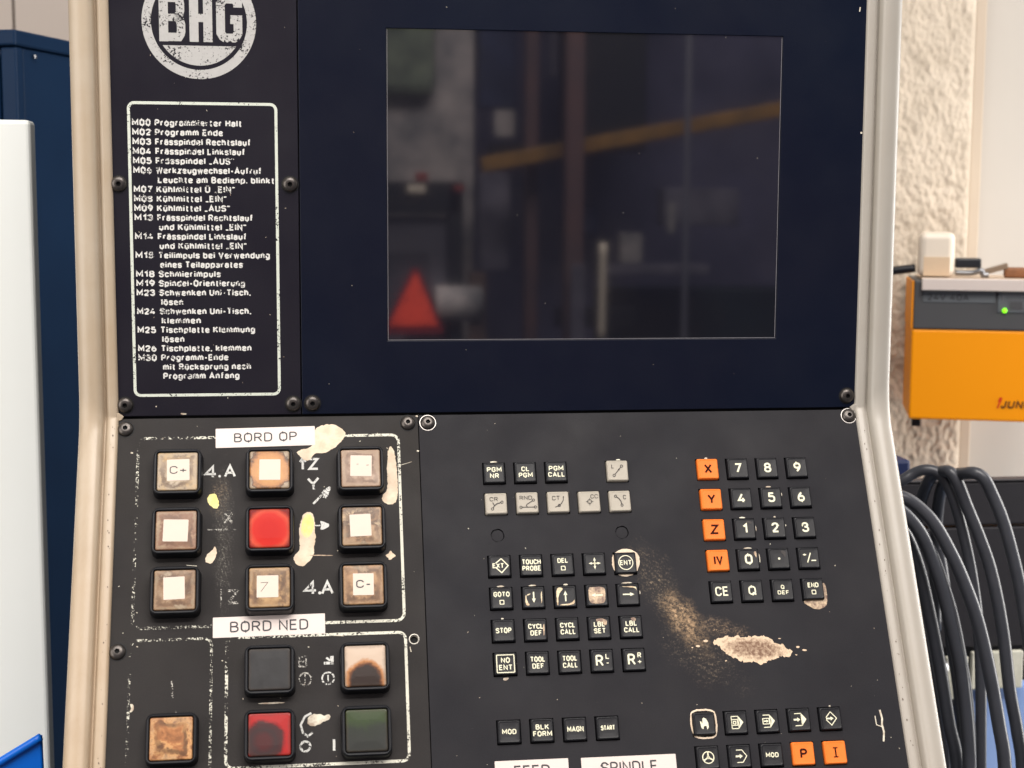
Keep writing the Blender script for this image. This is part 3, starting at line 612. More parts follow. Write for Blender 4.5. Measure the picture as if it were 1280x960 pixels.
# keys
km = loft('key_cap', [(rrect(6.6, 6.6, .9, 3), -2.8), (rrect(6.6, 6.6, .9, 3), 1.3), (rrect(6.35, 6.35, 1.0, 3), 2.0), (rrect(6.05, 6.05, 1.0, 3), 2.35), (rrect(5.75, 5.75, 1.0, 3), 2.45), (rrect(5.2, 5.2, 1.0, 3), 2.32), (rrect(3, 3, .8, 3), 2.22)], True)
kms = {}
for k_, mm in (('b', 'keyblack'), ('w', 'keywhite'), ('o', 'keyorange')):
    me = km.copy(); me.materials.append(M[mm]); kms[k_] = me
rk = random.Random(3)
keyobj = {}
for (c, r), (k, g, nm) in KEYS.items():
    o = link('key_cap', kms[k], None, con, low(U0 + c * P + rk.uniform(-.12, .12), W0 + r * Q + rk.uniform(-.12, .12), rk.uniform(-.15, .15)), TH)
    o.rotation_euler = (TH, 0, 0); o.rotation_euler.rotate_axis('Z', math.radians(rk.uniform(-.7, .7)))
    o['label'] = {'b': 'black', 'w': 'cream', 'o': 'orange'}[k] + ' key marked with ' + nm
    f = Flat(2.52); g(f)
    f.build('legend', {'b': M['legend'], 'w': M['inkgrey'], 'o': M['inkorange']}[k], o)
    keyobj[(c, r)] = o
# places where fingers wore the black off the caps
def patch(key, polys, mat, z=2.47):
    f = Flat(z)
    for pl in polys: f.poly(blob(pl, .25, 2, .6, False))
    f.build('worn_patch', mat, keyobj[key])
patch((1, 4), [[(-5, -4.9), (-5.1, 0), (-4.4, 2), (-4.2, -1), (-3.4, -3.2), (-2.4, -4.9)], [(4.4, -4.6), (5, -2), (5, 3.5), (4.5, 3.2), (4.4, -1)], [(-3.9, 1.6), (-1.8, 2.3), (-1.9, 1.8), (-3.8, .8)]], M['chipcap'])
patch((2, 4), [[(-5.4, 5.3), (-5.5, -5), (-4.6, -5.3), (-4.6, -2.5), (-3.9, 1), (-2.8, 3), (-1.4, 4.2), (-1.6, 5.3)], [(-4.8, -5.4), (5.2, -5.3), (5.3, -1.8), (4.5, -3.2), (2.6, -4.4), (-2, -4.6)]], M['chipcap'])
patch((3, 4), [[(-5.1, 4.9), (-5.2, -4.7), (0, -5.2), (4.6, -4.9), (5.1, 0), (4.9, 4.6), (1.4, 5.1), (-2.4, 4.9)]], M['chipbrown'])
patch((4, 4), [[(-4.4, 5.0), (-1, 4.7), (4.9, 5.0), (5.1, 1.8), (4.7, 3.9), (0, 4.2)]], M['chipcap'])
patch((3, 5), [[(-2, 5.4), (3.6, 5.2), (4.9, 3.2), (4.2, .8), (1.4, 2.4), (-1.6, 3.4)]], M['chipbrown'])
patch((4, 5), [[(-.5, 5.3), (3.2, 5.2), (2.8, 3.2), (.6, 3.4)]], M['chipbrown'])
patch((1, 5), [[(4.4, 3), (5.2, 3.4), (5.1, -3), (4.3, -4.4)]], M['chipbrown'])
patch((9, 3), [[(1.2, 4.6), (3.8, 5), (4.9, 2.6), (3.9, .2), (2.4, 2.4)]], M['inkgrey'])
patch((8, 3), [[(3.4, 4.4), (5.1, 5), (5.2, .8), (4.2, 1.8)]], M['chipbrown'])
patch((8, 2), [[(.6, 4.6), (4.0, 5), (4.7, 2.8), (2.4, 3)]], M['inkgrey'])

# push buttons
bez = loft('push_button', [(rrect(14.4, 14.4, 4.2, 5), -.5), (rrect(14.3, 14.3, 4.2, 5), 1.5), (rrect(14.0, 14.0, 4.2, 5), 8.0), (rrect(13.7, 13.7, 4.0, 5), 8.9), (rrect(13.2, 13.2, 3.7, 5), 9.35),
    (rrect(12.5, 12.5, 2.2, 5), 9.3), (rrect(12.05, 12.05, 1.6, 5), 8.9), (rrect(11.95, 11.95, 1.4, 5), 7.6)], False)
bez.materials.append(M['bezel'])
lens = loft('lens', [(rrect(11.75, 11.75, 1.3, 5), 6.8), (rrect(11.7, 11.7, 1.3, 5), 8.3), (rrect(11.4, 11.4, 1.2, 5), 8.75), (rrect(10.9, 10.9, 1.1, 5), 8.9), (rrect(6, 6, 1, 5), 9.0)], True)
def dl_(r, g, b): return lin(r * .86, g * .82, b * .78)
def mott(seed, a, b_, c_, d_=None): return ('flat', [(.30, a), (.47, b_), (.60, c_)] + ([(.75, d_)] if d_ else []), dict(amt=.5, nscale=110, seed=seed))
g1, g2, g3, g4 = lin(196, 182, 160), lin(176, 152, 124), lin(136, 104, 78), lin(206, 168, 118)
LN = {
 (0, 0): ('C plus sticker, grey cream lens', mott(.1, dl_(206, 196, 178), dl_(190, 174, 150), dl_(206, 186, 150), dl_(222, 178, 110)), (.5, .8, 13.0, 13.1, 'C+')),
 (1, 0): ('blank sticker on a burnt orange brown lens', ('radial', [(.35, dl_(226, 176, 110)), (.75, dl_(206, 148, 92)), (.95, dl_(90, 66, 50)), (1.15, dl_(196, 180, 156))], dict(amt=.9, nscale=120, rad=14, seed=.5)), (.2, 0, 12.4, 12.8, '')),
 (2, 0): ('blank sticker on a pale pinkish lens', mott(.9, dl_(200, 178, 160), dl_(184, 160, 142), dl_(168, 140, 120)), (.2, 1.4, 12.7, 13.0, '-')),
 (0, 1): ('blank sticker on a dull brown lens', mott(1.3, dl_(170, 134, 108), dl_(156, 118, 94), dl_(140, 104, 84), dl_(190, 160, 132)), (-.2, -.2, 14.2, 13.2, '')),
 (1, 1): ('bright red lens', ('radial', [(.3, dl_(214, 34, 26)), (.62, dl_(222, 44, 32)), (.78, dl_(230, 88, 64)), (.95, dl_(150, 18, 18))], dict(amt=.2, nscale=110, rad=15, center=(0, -1), seed=.2, gloss=.3, lit=.05)), None),
 (2, 1): ('blank sticker on a flaking brown lens', mott(2.1, dl_(196, 170, 140), dl_(168, 136, 104), dl_(96, 74, 58), dl_(210, 186, 152)), (-.9, .5, 12.4, 13.4, '')),
 (0, 2): ('blank sticker with a grey smudge below', mott(2.7, dl_(180, 158, 132), dl_(160, 130, 102), dl_(120, 94, 74), dl_(186, 172, 152)), (-.3, 1.0, 12, 13.1, '')),
 (1, 2): ('sticker with a slanted pen stroke', mott(3.3, dl_(206, 174, 128), dl_(184, 150, 108), dl_(128, 96, 70)), (-1.1, .5, 12.3, 12.9, '7')),
 (2, 2): ('C minus sticker', mott(3.9, dl_(196, 160, 122), dl_(178, 142, 106), dl_(112, 88, 70), dl_(176, 148, 118)), (0, .2, 12, 12.9, 'C-')),
 (1, 3): ('dark grey lens, unlit', ('flat', [(.3, dl_(50, 51, 54)), (.7, dl_(60, 62, 66))], dict(amt=.3, nscale=90, seed=.3, gloss=.4)), None),
 (2, 3): ('pale lens with a dark scorched arch', ('radial', [(.56, dl_(50, 36, 30)), (.64, dl_(110, 66, 36)), (.73, dl_(206, 146, 92)), (.84, dl_(228, 212, 196))], dict(amt=.30, nscale=130, rad=14.5, rady=16, center=(0, -9), seed=.7, gloss=.15)), None),
 (0, 4): ('copper orange lens, crazed', mott(4.4, dl_(158, 108, 70), dl_(196, 136, 88), dl_(236, 186, 128), dl_(150, 104, 72)), None),
 (1, 4): ('red lens with a dark round scorch', ('radial', [(.25, dl_(84, 38, 40)), (.55, dl_(62, 44, 47)), (.80, dl_(78, 38, 40)), (.92, dl_(164, 26, 28)), (1.0, dl_(190, 32, 32))], dict(amt=.4, nscale=120, rad=12.5, center=(-3.0, -3.6), seed=.6, gloss=.2)), None),
 (2, 4): ('dark green lens', ('height', [(.20, dl_(46, 50, 48)), (.55, dl_(42, 50, 42)), (.76, dl_(52, 74, 34)), (.95, dl_(62, 80, 46))], dict(amt=.5, nscale=90, seed=.8, gloss=.22)), None)}
BX = (-135.6, -82.1, -28.3); BW = (37.4, 73.3, 108.6, 155.8, 192.1)
for (c, r), (lb, (mode, stops, kw), st) in LN.items():
    o = link('push_button', bez, None, con, low(BX[c], BW[r], 0), TH); o['label'] = 'black square push button with ' + lb
    lm = lens.copy(); lm.materials.clear()
    link('lens', lm, lens_mat('lens_%d_%d' % (c, r), mode, stops, **kw), o)
    if st:
        dx, dy, sw, sh, tx = st; a = math.radians(random.Random(c * 7 + r).uniform(-2.2, 2.0))
        me = loft('sticker', [(rrect(sw / 2, sh / 2, .3, 1), 0), (rrect(sw / 2, sh / 2, .3, 1), .12)], True)
        sk = link('sticker', me, M['sticker'], o, (dx * S, dy * S, 9.02 * S)); sk.rotation_euler = (0, 0, a)
        f = Flat(9.2)
        if tx == 'C+': f.text('C+', dx, dy - 2.4, 4.8, 9.8, .0)
        elif tx == 'C-': f.text('C-', dx, dy - 2.2, 4.8, 8.4, .012)
        elif tx == '7': f.line([(dx - 4, dy + 2.2), (dx + .2, dy + 2.4), (dx - 3.8, dy - 3)], .28)
        elif tx == '-': f.line([(dx - 2.6, dy + 1.0), (dx - 1.4, dy + 1.0)], .25); f.line([(dx + 3.2, dy + .2), (dx + 4.6, dy + .4)], .3)
        if f.V: f.build('sticker_lettering', M['ink'] if tx[0] == 'C' else M['inkgrey'], o)

# printed adhesive strips
def strip(u, w_, wd, ht, rot, txt, tw, cap, lb, dy=0):
    o = link('label_strip', loft('label_strip', [(rrect(wd / 2, ht / 2, .25, 1), 0), (rrect(wd / 2, ht / 2, .25, 1), .22)], True), M['strip'], con, low(u, w_, .05), TH)
    o.rotation_euler.rotate_axis('Z', rot); o['label'] = lb
    Flat(.28).text(txt, 0, -cap / 2 + dy, cap, tw, .006).build('lettering', M['ink'], o)
strip(-84.7, 13.7, 59.2, 12.2, math.radians(.9), 'BORD OP', 37.5, 5.9, 'white strip lettered BORD OP')
strip(-82.5, 129.0, 63.8, 11.8, math.radians(.5), 'BORD NED', 44.5, 6.3, 'white strip lettered BORD NED')
strip(64.8, 217.2, 42.2, 12.4, 0, 'FEED', 20.5, 6.6, 'white strip lettered FEED')
strip(121.0, 217.4, 55.3, 12.4, 0, 'SPINDLE', 33.0, 6.6, 'white strip lettered SPINDLE')

# screws: dome head with hexagon socket
def hexp(r, rot=0): return [(r * math.cos(rot + math.pi / 3 * k), r * math.sin(rot + math.pi / 3 * k)) for k in range(6)]
def circ(r, n=24): return [(r * math.cos(2 * math.pi * k / n), r * math.sin(2 * math.pi * k / n)) for k in range(n)]
def hex24(r):
    P_ = []
    h = hexp(r)
    for k in range(6):
        a, b_ = h[k], h[(k + 1) % 6]
        for i in range(4): t = i / 4; P_.append((a[0] * (1 - t) + b_[0] * t, a[1] * (1 - t) + b_[1] * t))
    return P_
shead = loft('screw', [(circ(4.6), 0), (circ(4.65), .5), (circ(4.4), 1.2), (circ(3.8), 1.9), (circ(2.9), 2.4), (circ(2.0), 2.6), (hex24(1.55), 2.6)], False, smooth=True)
shead.materials.append(M['screw'])
sock = loft('socket', [(hex24(1.56), 2.58), (hex24(1.5), 1.0)], True); sock.materials.append(M['socket'])
wash = loft('washer', [(circ(5.1), .0), (circ(5.1), .28), (circ(4.55), .3)], False); wash.materials.append(M['washer'])
rec = loft('recess', [(circ(5.3), .06), (circ(4.4), .08)], False); rec.materials.append(M['gap'])
def screw(pos, rx, rot, ring):
    o = link('screw', shead, None, con, pos, rx); o.rotation_euler.rotate_axis('Z', rot); link('socket', sock, None, o)
    link('washer', wash if ring else rec, None, o)
    if ring: o['label'] = 'dome head screw ringed with bare metal'
for i, (u, v_) in enumerate([(-168.2, 139), (-68.4, 139.4), (-167.6, 7.6), (-68.0, 7.2), (-56.4, 7.4), (281.9, 8.2)]): screw(upp(u, v_), UP, i * .7, False)
for i, (u, w_, rg) in enumerate([(-167.3, 7.3, 0), (1.4, 5.9, 0), (13.6, 6.0, 1), (282.6, 5.2, 1), (-167.2, 141.3, 0)]): screw(low(u, w_), TH, .4 + i * .9, rg)
# open tapped hole: bare thread ring with dark bore
link('tapped_hole', loft('tapped_hole', [(circ(3.3), -.1), (circ(3.0), .12), (circ(2.35), .05), (circ(2.2), -3)], True, smooth=True), M['thread'], con, low(.6, 139.6), TH)
link('bore', loft('bore', [(circ(2.15), -2.6), (circ(.1), -2.6)], True), M['socket'], con, low(.6, 139.6), TH)

# screen
x0, x1, z0, z1 = scr
so = link('screen', mesh('screen', [(x0 - 4, z0 - 4, -1.1), (x1 + 4, z0 - 4, -1.1), (x1 + 4, z1 + 4, -1.1), (x0 - 4, z1 + 4, -1.1), (x0 - 4, z0 - 4, -4.6), (x1 + 4, z0 - 4, -4.6), (x1 + 4, z1 + 4, -4.6), (x0 - 4, z1 + 4, -4.6)],
    [(0, 1, 2, 3), (7, 6, 5, 4), (0, 4, 5, 1), (1, 5, 6, 2), (2, 6, 7, 3), (3, 7, 4, 0)]), M['glass'], con, (0, 0, 0), UP)
so['label'] = 'dark glass screen, switched off, mirroring the workshop'
f = Flat(-.9)
f.line([(x0 + .55, z1 - .3), (x0 + .55, z0 + .5), (x1 - .55, z0 + .5), (x1 - .55, z1 - .3)], .42); f.build('glass_rim', M['glassedge'], so)

# ---- printing on the upper left plate
f = Flat(.12); f.line(rrect(42.7, 86.5, 3.4, 5, -118.9, 99.8), 1.7, True); f.build('print_frame', M['printframe'], p1)
LIST = ['M00|Programmierter Halt|50.6', 'M02|Programm Ende|39.5', 'M03|Frässpindel Rechtslauf|55.6', 'M04|Frässpindel Linkslauf|52.2', 'M05|Frässpindel „AUS”|45.6', 'M06|Werkzeugwechsel-Aufruf|61.6',
 '|Leuchte am Bedienp. blinkt|68.2', 'M07|Kühlmittel Ü „EIN”|45.8', 'M08|Kühlmittel „EIN”|40.8', 'M09|Kühlmittel „AUS”|42.6', 'M13|Frässpindel Rechtslauf|56.0', '|und Kühlmittel „EIN”|51.0',
 'M14|Frässpindel Linkslauf|52.0', '|und Kühlmittel „EIN”|51.0', 'M15|Teilimpuls bei Verwendung|65.5', '|eines Teilapparates|48.5', 'M18|Schmierimpuls|36.2', 'M19|Spindel-Orientierung|50.4', 'M23|Schwenken Uni-Tisch,|53.8', '|lösen|13.0',
 'M24|Schwenken Uni-Tisch,|53.8', '|klemmen|23.0', 'M25|Tischplatte Klemmung|55.8', '|lösen|13.0', 'M26|Tischplatte, klemmen|53.4', 'M30|Programm-Ende|39.6', '|mit Rücksprung nach|52.0', '|Programm Anfang|45.0']
f = Flat(.12)
for i, ln in enumerate(LIST):
    a, b_, wd = ln.split('|'); y = 173.0 - i * 5.555
    if a: f.text(a, -159.8 + i * .02, y - .1, 3.95, 10.8, .042, 'L')
    f.text(b_, -146.8 + i * .035 + (.9 if not a else 0), y - .1, 3.95, float(wd), .038, 'L')
f.build('code_list', M['print'], p1)
# logo: ring, segment and letters
f = Flat(.12); cx, cy = -120, 233.4
f.ring(cx, cy, 30.3, 5.3, 72)
seg = [(cx + 25.2 * math.cos(math.radians(a)), cy + 25.2 * math.sin(math.radians(a))) for a in [213 + i * (327 - 213) / 30 for i in range(31)]]
f.poly(seg)
yb, yt = 221.9, 249.5; sw = 5.2
def rr(x0, x1, y0, y1, r, n=4): return rrect((x1 - x0) / 2, (y1 - y0) / 2, r, n, (x0 + x1) / 2, (y0 + y1) / 2)
h = sw / 2; ym = (yb + yt) / 2
bx0, bx1 = -143.0, -127.8
f.line([(bx0 + h, yb), (bx0 + h, yt)], sw); f.line([(bx0 + sw - .05, yb + h), (bx1 - 4, yb + h), (bx1 - h - .4, yb + h + 1.6), (bx1 - h, yb + 6), (bx1 - h, ym - 4), (bx1 - h - .6, ym - 1.6), (bx1 - 4.4, ym)], sw * .93)
f.line([(bx0 + sw, yt - h), (bx1 - 4.6, yt - h), (bx1 - h - .8, yt - h - 1.6), (bx1 - h - .4, yt - 6), (bx1 - h - .4, ym + 4), (bx1 - h - 1, ym + 1.8), (bx1 - 4.6, ym)], sw * .93); f.line([(bx0 + sw, ym), (bx1 - 4.4, ym)], sw * .8)
hx0, hx1 = -125.6, -112.4
f.line([(hx0 + h, yb), (hx0 + h, yt)], sw); f.line([(hx1 - h, yb), (hx1 - h, yt)], sw); f.line([(hx0 + sw, ym), (hx1 - sw, ym)], sw * .9)
gx0, gx1 = -110.2, -95.0
gp = [(gx1 - h, yt - 7.4), (gx1 - h, yt - 5.0), (gx1 - h - 1.2, yt - h - .8), (gx1 - 5, yt - h), (gx0 + 5, yt - h), (gx0 + h + 1.2, yt - h - .8), (gx0 + h, yt - 5.5), (gx0 + h, yb + 5.5), (gx0 + h + 1.2, yb + h + .8), (gx0 + 5, yb + h), (gx1 - 5, yb + h), (gx1 - h - 1.2, yb + h + .8), (gx1 - h, yb + 5.5), (gx1 - h, ym - .6), (gx1 - 7, ym - .6)]
f.line(gp, sw * .97)
f.build('logo', M['logo'], p1)['label'] = 'round speckled silver BHG logo'

# ---- printing on the lower left plate
f = Flat(.12)
f.line([(p[0], p[1]) for p in rrect(77.4, 57.4, 4.5, 5, -82.1, -70.9)], 1.7, True)
f.line([(p[0], p[1]) for p in rrect(51.0, 36.6, 4.0, 5, -55.4, -171.9)], 1.7, True)
f.line([(p[0], p[1]) for p in rrect(22.6, 60, 4.0, 5, -137.6, -195.3)], 1.5, True)
f.build('print_frame', M['linelow'], p3)
GM = ['symbol', 'glyph']
g_ = Flat(.12)
def flush():
    global g_
    if g_.V: g_.build(GM[0], M[GM[1]], p3)
    g_ = Flat(.12)
def G(fn, x, y, s_=1.0): # little stroke letters
    for P_ in fn: g_.line([(x + a * s_, y + b * s_) for a, b in P_], 1.4 * (s_ ** .3))
four = [[(4.6, 0), (4.6, 7), (0, 2), (6.4, 2)]]; A_ = [[(0, 0), (3, 7), (6, 0)], [(1.2, 2.4), (4.8, 2.4)]]
Zl = [[(0, 6.5), (5, 6.5), (0, 0), (5.2, 0)]]; Xl = [[(0, 0), (4.6, 6.5)], [(0, 6.5), (4.6, 0)]]; Yl = [[(0, 7), (3, 3.6), (6.2, 7.4)], [(3, 3.8), (3.6, 0)]]
G(four, -120, -38.5, .95); g_.disc(-111.6, -38, .8); G(A_, -108.5, -38.2, .95); flush()
G(four, -62, -111, 1.0); g_.disc(-53.4, -110.6, .9); G(A_, -52, -111, 1.0); flush()
G([[(1.6, 0), (1.6, 6.8)], [(0, 4.6), (1.6, 7.2), (3.2, 4.6)]], -64.2, -34.6); G(Zl, -58.6, -34.4, .95); flush(); G(Yl, -59.6, -47.6, 1.0); flush()
g_.line([(-56.6, -56.4), (-50.6, -50.0)], 1.3); g_.poly(blob([(-52.6, 51.8), (-50.8, 47.8), (-46.0, 45.2), (-46.6, 48.8), (-48.6, 53.2), (-50.4, 52.6)], .3, 1, .8))
flush(); g_.line([(-55.8, -69.8), (-52.6, -69.8)], .8); g_.poly(blob([(-52.8, 66.9), (-50.8, 67.4), (-46.4, 69.6), (-50.2, 72.4), (-52.9, 72.6), (-52, 69.8)], .3, 1, .8))
flush(); G([[(0, 0), (0, 6.3)]], -46.5, -201.2, 1.0); flush(); g_.ring(-62.5, -198.2, 2.7, 1.3, 26)
flush(); g_.ring(-49.3, -160.5, 3.4, .9, 22, 60, 300); g_.ring(-49.3, -160.5, 3.4, .9, 22, -50, 50); g_.line([(-49.3, -158.6), (-49.3, -162.4)], .8)
flush(); g_.line([(-51.6, -151.8), (-46.2, -151.8)], 1.6); g_.line([(-47, -147.8), (-47, -152.4)], 2.0); g_.line([(-50.2, -148.6), (-48, -150.4)], 1.2)
flush(); g_.line([(-59.0, -179.8), (-62.6, -181.6), (-65.0, -186.2), (-63.8, -190.6), (-61.0, -192.8), (-58.4, -190.6)], 1.2)
flush(); GM[:] = ['faded_symbol', 'glyphfaint']
G(Xl, -108.4, -67.2, .98); flush(); g_.line([(-118.2, -71.0), (-101.4, -71.0)], .9); flush(); G(Zl, -106, -115.0, 1.1)
flush(); g_.ring(-62.3, -160.5, 3.5, .9, 26); g_.line([(-62.3, -157.4), (-62.3, -163.6)], .7); flush(); g_.line(rrect(2.0, 2.8, .2, 1, -63.6, -150.4), .9, True); g_.line([(-66, -150.4), (-62, -150.4)], .8)
flush(); g_.line([(-136.8, -158.5), (-136.1, -168.4)], .9); flush(); g_.line([(-134, -175.5), (-134.3, -178)], .8); flush(); g_.line([(-109.8, -117.5), (-110.2, -103.5)], .7)
flush()

# ---- places where the paint has gone
def chip(name, pts, mat, parent=p3, jit=.35, z=.17, lb=None, it=2):
    ob = Flat(z).poly(blob(pts, jit, it, .7)).build(name, mat, parent)
    if lb: ob['label'] = lb
CH = {"op_blob": [[-67.8, 22.9], [-61.9, 29.0], [-58.6, 29.4], [-55.1, 24.0], [-49.9, 24.8], [-43.0, 21.4], [-37.4, 14.7], [-36.4, 11.5], [-40.6, 7.2], [-45.8, 5.8], [-52.3, 7.0], [-56.0, 9.9], [-55.5, 20.8]],
 "yellow_bit": [[-117.0, 49.1], [-114.1, 48.7], [-112.6, 51.5], [-111.4, 54.6], [-112.5, 58.5], [-115.3, 57.9], [-118.4, 54.5], [-118.9, 51.1]],
 "tear": [[-113.4, 80.2], [-112.9, 84.3], [-113.6, 88.8], [-115.7, 91.7], [-118.3, 91.2], [-119.5, 88.6], [-118.4, 86.1], [-115.5, 83.5]],
 "big_yellow": [[-60.7, 61.2], [-57.0, 62.0], [-55.6, 66.7], [-56.1, 72.8], [-55.2, 77.4], [-56.8, 83.5], [-56.2, 86.6], [-58.7, 91.3], [-62.4, 94.5], [-66.7, 93.8], [-68.8, 90.0], [-67.4, 87.0], [-64.5, 84.5], [-65.2, 77.2], [-64.8, 69.5], [-62.9, 63.4]],
 "right_strip": [[-10.6, 21.1], [-9.0, 20.7], [-6.9, 26.0], [-6.2, 36.4], [-6.0, 49.1], [-6.8, 55.4], [-9.4, 58.1], [-13.9, 57.4], [-16.3, 53.9], [-14.7, 51.3], [-11.9, 48.2], [-12.2, 36.3], [-11.6, 26.7]],
 "small_star": [[-15.2, 89.1], [-12.5, 88.0], [-11.6, 85.9], [-10.3, 88.1], [-8.1, 89.3], [-10.4, 90.8], [-12.2, 92.0], [-13.3, 90.4]],
 "curl_blob": [[-61.0, 182.2], [-58.2, 180.1], [-53.3, 180.7], [-51.2, 181.7], [-48.4, 180.9], [-48.6, 183.7], [-52.0, 184.9], [-54.1, 186.2], [-58.3, 187.5], [-61.1, 186.4]],
 "pit": [[178.9, 147.0], [181.0, 145.1], [183.5, 144.7], [185.7, 143.3], [187.5, 144.4], [191.5, 144.5], [193.6, 143.6], [197.4, 145.2], [202.5, 144.6], [205.4, 145.2], [208.5, 144.8], [211.3, 146.1], [213.8, 146.7], [215.5, 148.9], [217.9, 150.0], [220.9, 149.9], [222.1, 152.4], [225.4, 153.7], [224.9, 156.4], [221.9, 157.2], [218.0, 156.8], [214.7, 158.9], [211.7, 159.3], [208.5, 160.9], [205.5, 161.2], [201.7, 159.7], [197.6, 160.5], [193.8, 159.4], [191.0, 157.6], [188.2, 156.3], [185.4, 154.0], [182.8, 151.5], [180.4, 150.0]],
 "ent_ring": [[121.5, 93.4], [123.2, 91.0], [127.2, 89.1], [131.7, 88.8], [135.9, 90.4], [138.3, 93.9], [138.1, 98.3], [136.2, 103.1], [132.6, 105.5], [127.7, 106.1], [124.4, 104.8], [121.8, 101.8], [120.8, 97.8]],
 "end_chip": [[249.4, 114.6], [251.3, 112.9], [252.1, 115.8], [252.3, 121.5], [251.1, 127.1], [247.9, 129.5], [243.8, 129.7], [239.5, 127.3], [236.4, 124.6], [238.9, 123.3], [247.5, 123.6]]}
chip('paint_chip', CH['op_blob'], M['chip'], lb='cream bare patch right of the BORD OP strip', jit=.5)
chip('paint_chip', CH['yellow_bit'], M['chipyellow'], jit=.7, lb='small yellowish bare patch under the C plus button')
chip('paint_chip', CH['tear'], M['chip'], jit=.6)
chip('yellow_residue', [(-60.7, 62.4), (-57.6, 63.2), (-56.2, 67.7), (-57, 74), (-60, 78), (-63.9, 75), (-63.9, 69.5), (-62.3, 64.4)], M['chipyellow'], jit=.4, z=.20)
chip('paint_chip', CH['big_yellow'], M['chip'], jit=.6, lb='long bare patch, yellow at its top, right of the red button')
chip('paint_chip', CH['right_strip'], M['chip'], jit=.5, lb='long narrow bare patch at the right edge')
chip('paint_chip', CH['small_star'], M['chip'], jit=.4)
chip('paint_chip', CH['curl_blob'], M['scr'], jit=.5)
chip('paint_chip', [(-159.6, 171.0), (-158.0, 170.6), (-157.0, 172.6), (-157.6, 175.2), (-159.6, 175.6), (-158.6, 173.8), (-158.8, 172.4)], M['scr'], jit=.25)
chip('paint_chip', [(-60, 87.6), (-48, 87.9), (-44.6, 88.4), (-48, 88.5), (-58, 88.3)], M['chipbrown'], jit=.1)
chip('paint_chip', [(-91.4, 173.3), (-81, 172.7), (-71.2, 173.3), (-81, 174.0)], M['scr'], jit=.15)
chip('bare_patch', [(u_ + 1.3 * noise.noise(Vector((u_ * .5, w_ * .5, 1))), w_ + 1.6 * noise.noise(Vector((u_ * .55, w_ * .5, 7)))) for u_, w_ in CH['pit']], M['pit'], p4, 1.25, lb='scraped bare patch, brown in the middle, below the CE key', it=1)
for q in ((233.5, 154, .9), (229.6, 152.0, .8), (228.0, 156.6, .5), (173.5, 146.4, 1.0), (168.6, 149.4, .9), (184.6, 158.6, .5), (165.2, 150.2, .4), (219, 146.6, .5)):
    chip('paint_chip', [(q[0] + q[2] * math.cos(a) * 1.6, q[1] + q[2] * math.sin(a) * .8) for a in (0, 1, 2, 3, 4, 5)], M['pit'], p4, .3, it=1)
chip('bare_patch', CH['ent_ring'], M['chip'], p4, .4, lb='ring of bare primer round the ENT key')
chip('bare_patch', CH['end_chip'], M['chipbrown'], p4, .4, lb='bare corner beside the END key')
ho = Flat(.17); ho.line(blob([(160.3, 188.2), (163.2, 187.0), (168.7, 186.7), (173.5, 187.4), (174.6, 190.2), (174.9, 195.4), (174.0, 200.6), (172.8, 202.8), (166.8, 203.2), (161.5, 202.5), (160.2, 199.0), (159.7, 193.8)], .3, 2, .7), 1.0, True)
ho.build('bare_patch', M['chip'], p4)
f = Flat(.16)
f.line([(274.6, -191), (275.3, -196), (274.7, -199.4), (275.2, -204), (274.2, -209.4)], 1.1); f.line([(271.2, -194.4), (271.3, -199.6), (274.4, -200.8)], .6)
f.build('scratch', M['scr'], p4)
# light crescents worn at the upper edges of key openings, and stray specks
f = Flat(.17)
for c, r, dx, wd in [(0, 0, 0, 5.4), (4, 0, 1.4, 3.4), (0, 4, 0, 5.2), (1, 4, 0, 5.6), (2, 4, 1, 3.4), (4, 4, 0, 7.6), (9, 1, -.4, 4.0), (8, 2, -.4, 4.6), (8, 3, .8, 6.0), (9, 2, 1.2, 1.6), (7, 0, 0, 2.4), (0, 5, 0, 1.8), (10, 8, 1, 1.4)]:
    x, y = U0 + c * P + dx, -(W0 + r * Q) + 7.3
    f.poly(blob([(x - wd / 2, y - .1), (x - wd / 4, y + .7), (x + wd / 4, y + .75), (x + wd / 2, y - .1)], .12, 1, .6, False))
for c, r, y0, y1 in [(9, 1, 1, 4), (8, 2, -2, 3), (9, 2, 1, 3), (8, 3, -3, 5), (4, 4, 0, 3)]:
    x, y = U0 + c * P + 7.4, -(W0 + r * Q)
    f.poly(blob([(x - .1, y + y0), (x + .65, y + (y0 + y1) / 2), (x - .1, y + y1)], .12, 1, .6, False))
f.poly(blob([(51, 163.9), (54.8, 163.9), (53.6, 165.4), (51.6, 165.6)], .15, 1, .6))
rs = random.Random(11)
for _ in range(40):
    x, w_ = rs.uniform(12, 284), rs.uniform(4, 215); d = rs.uniform(.12, .42); a = rs.uniform(0, 3.1)
    f.line([(x, -w_), (x + d * 2 * math.cos(a), -w_ + d * 2 * math.sin(a))], d)
f.build('wear_marks', M['scr'], p4)['kind'] = 'stuff'
f = Flat(.16)
for _ in range(40):
    x, w_ = rs.uniform(-170, 5), rs.uniform(4, 215); d = rs.uniform(.12, .5); a = rs.uniform(0, 3.1)
    f.line([(x, -w_), (x + d * 2 * math.cos(a), -w_ + d * 2 * math.sin(a))], d)
for x, w_ in ((-163.2, 22.3), (7.0, 1.4), (6.9, 24)): f.line([(x - .6, -w_), (x + .7, -w_ - .3)], .9)
f.line([(-45, -136.0), (-40, -136.4)], .3); f.line([(-7, -34), (3, -31)], .25); f.line([(-130, -92.0), (-124, -92.6)], .35); f.line([(-2, -144), (-1.4, -147)], .5)
f.build('wear_marks', M['scr'], p3)['kind'] = 'stuff'
f = Flat(.16)
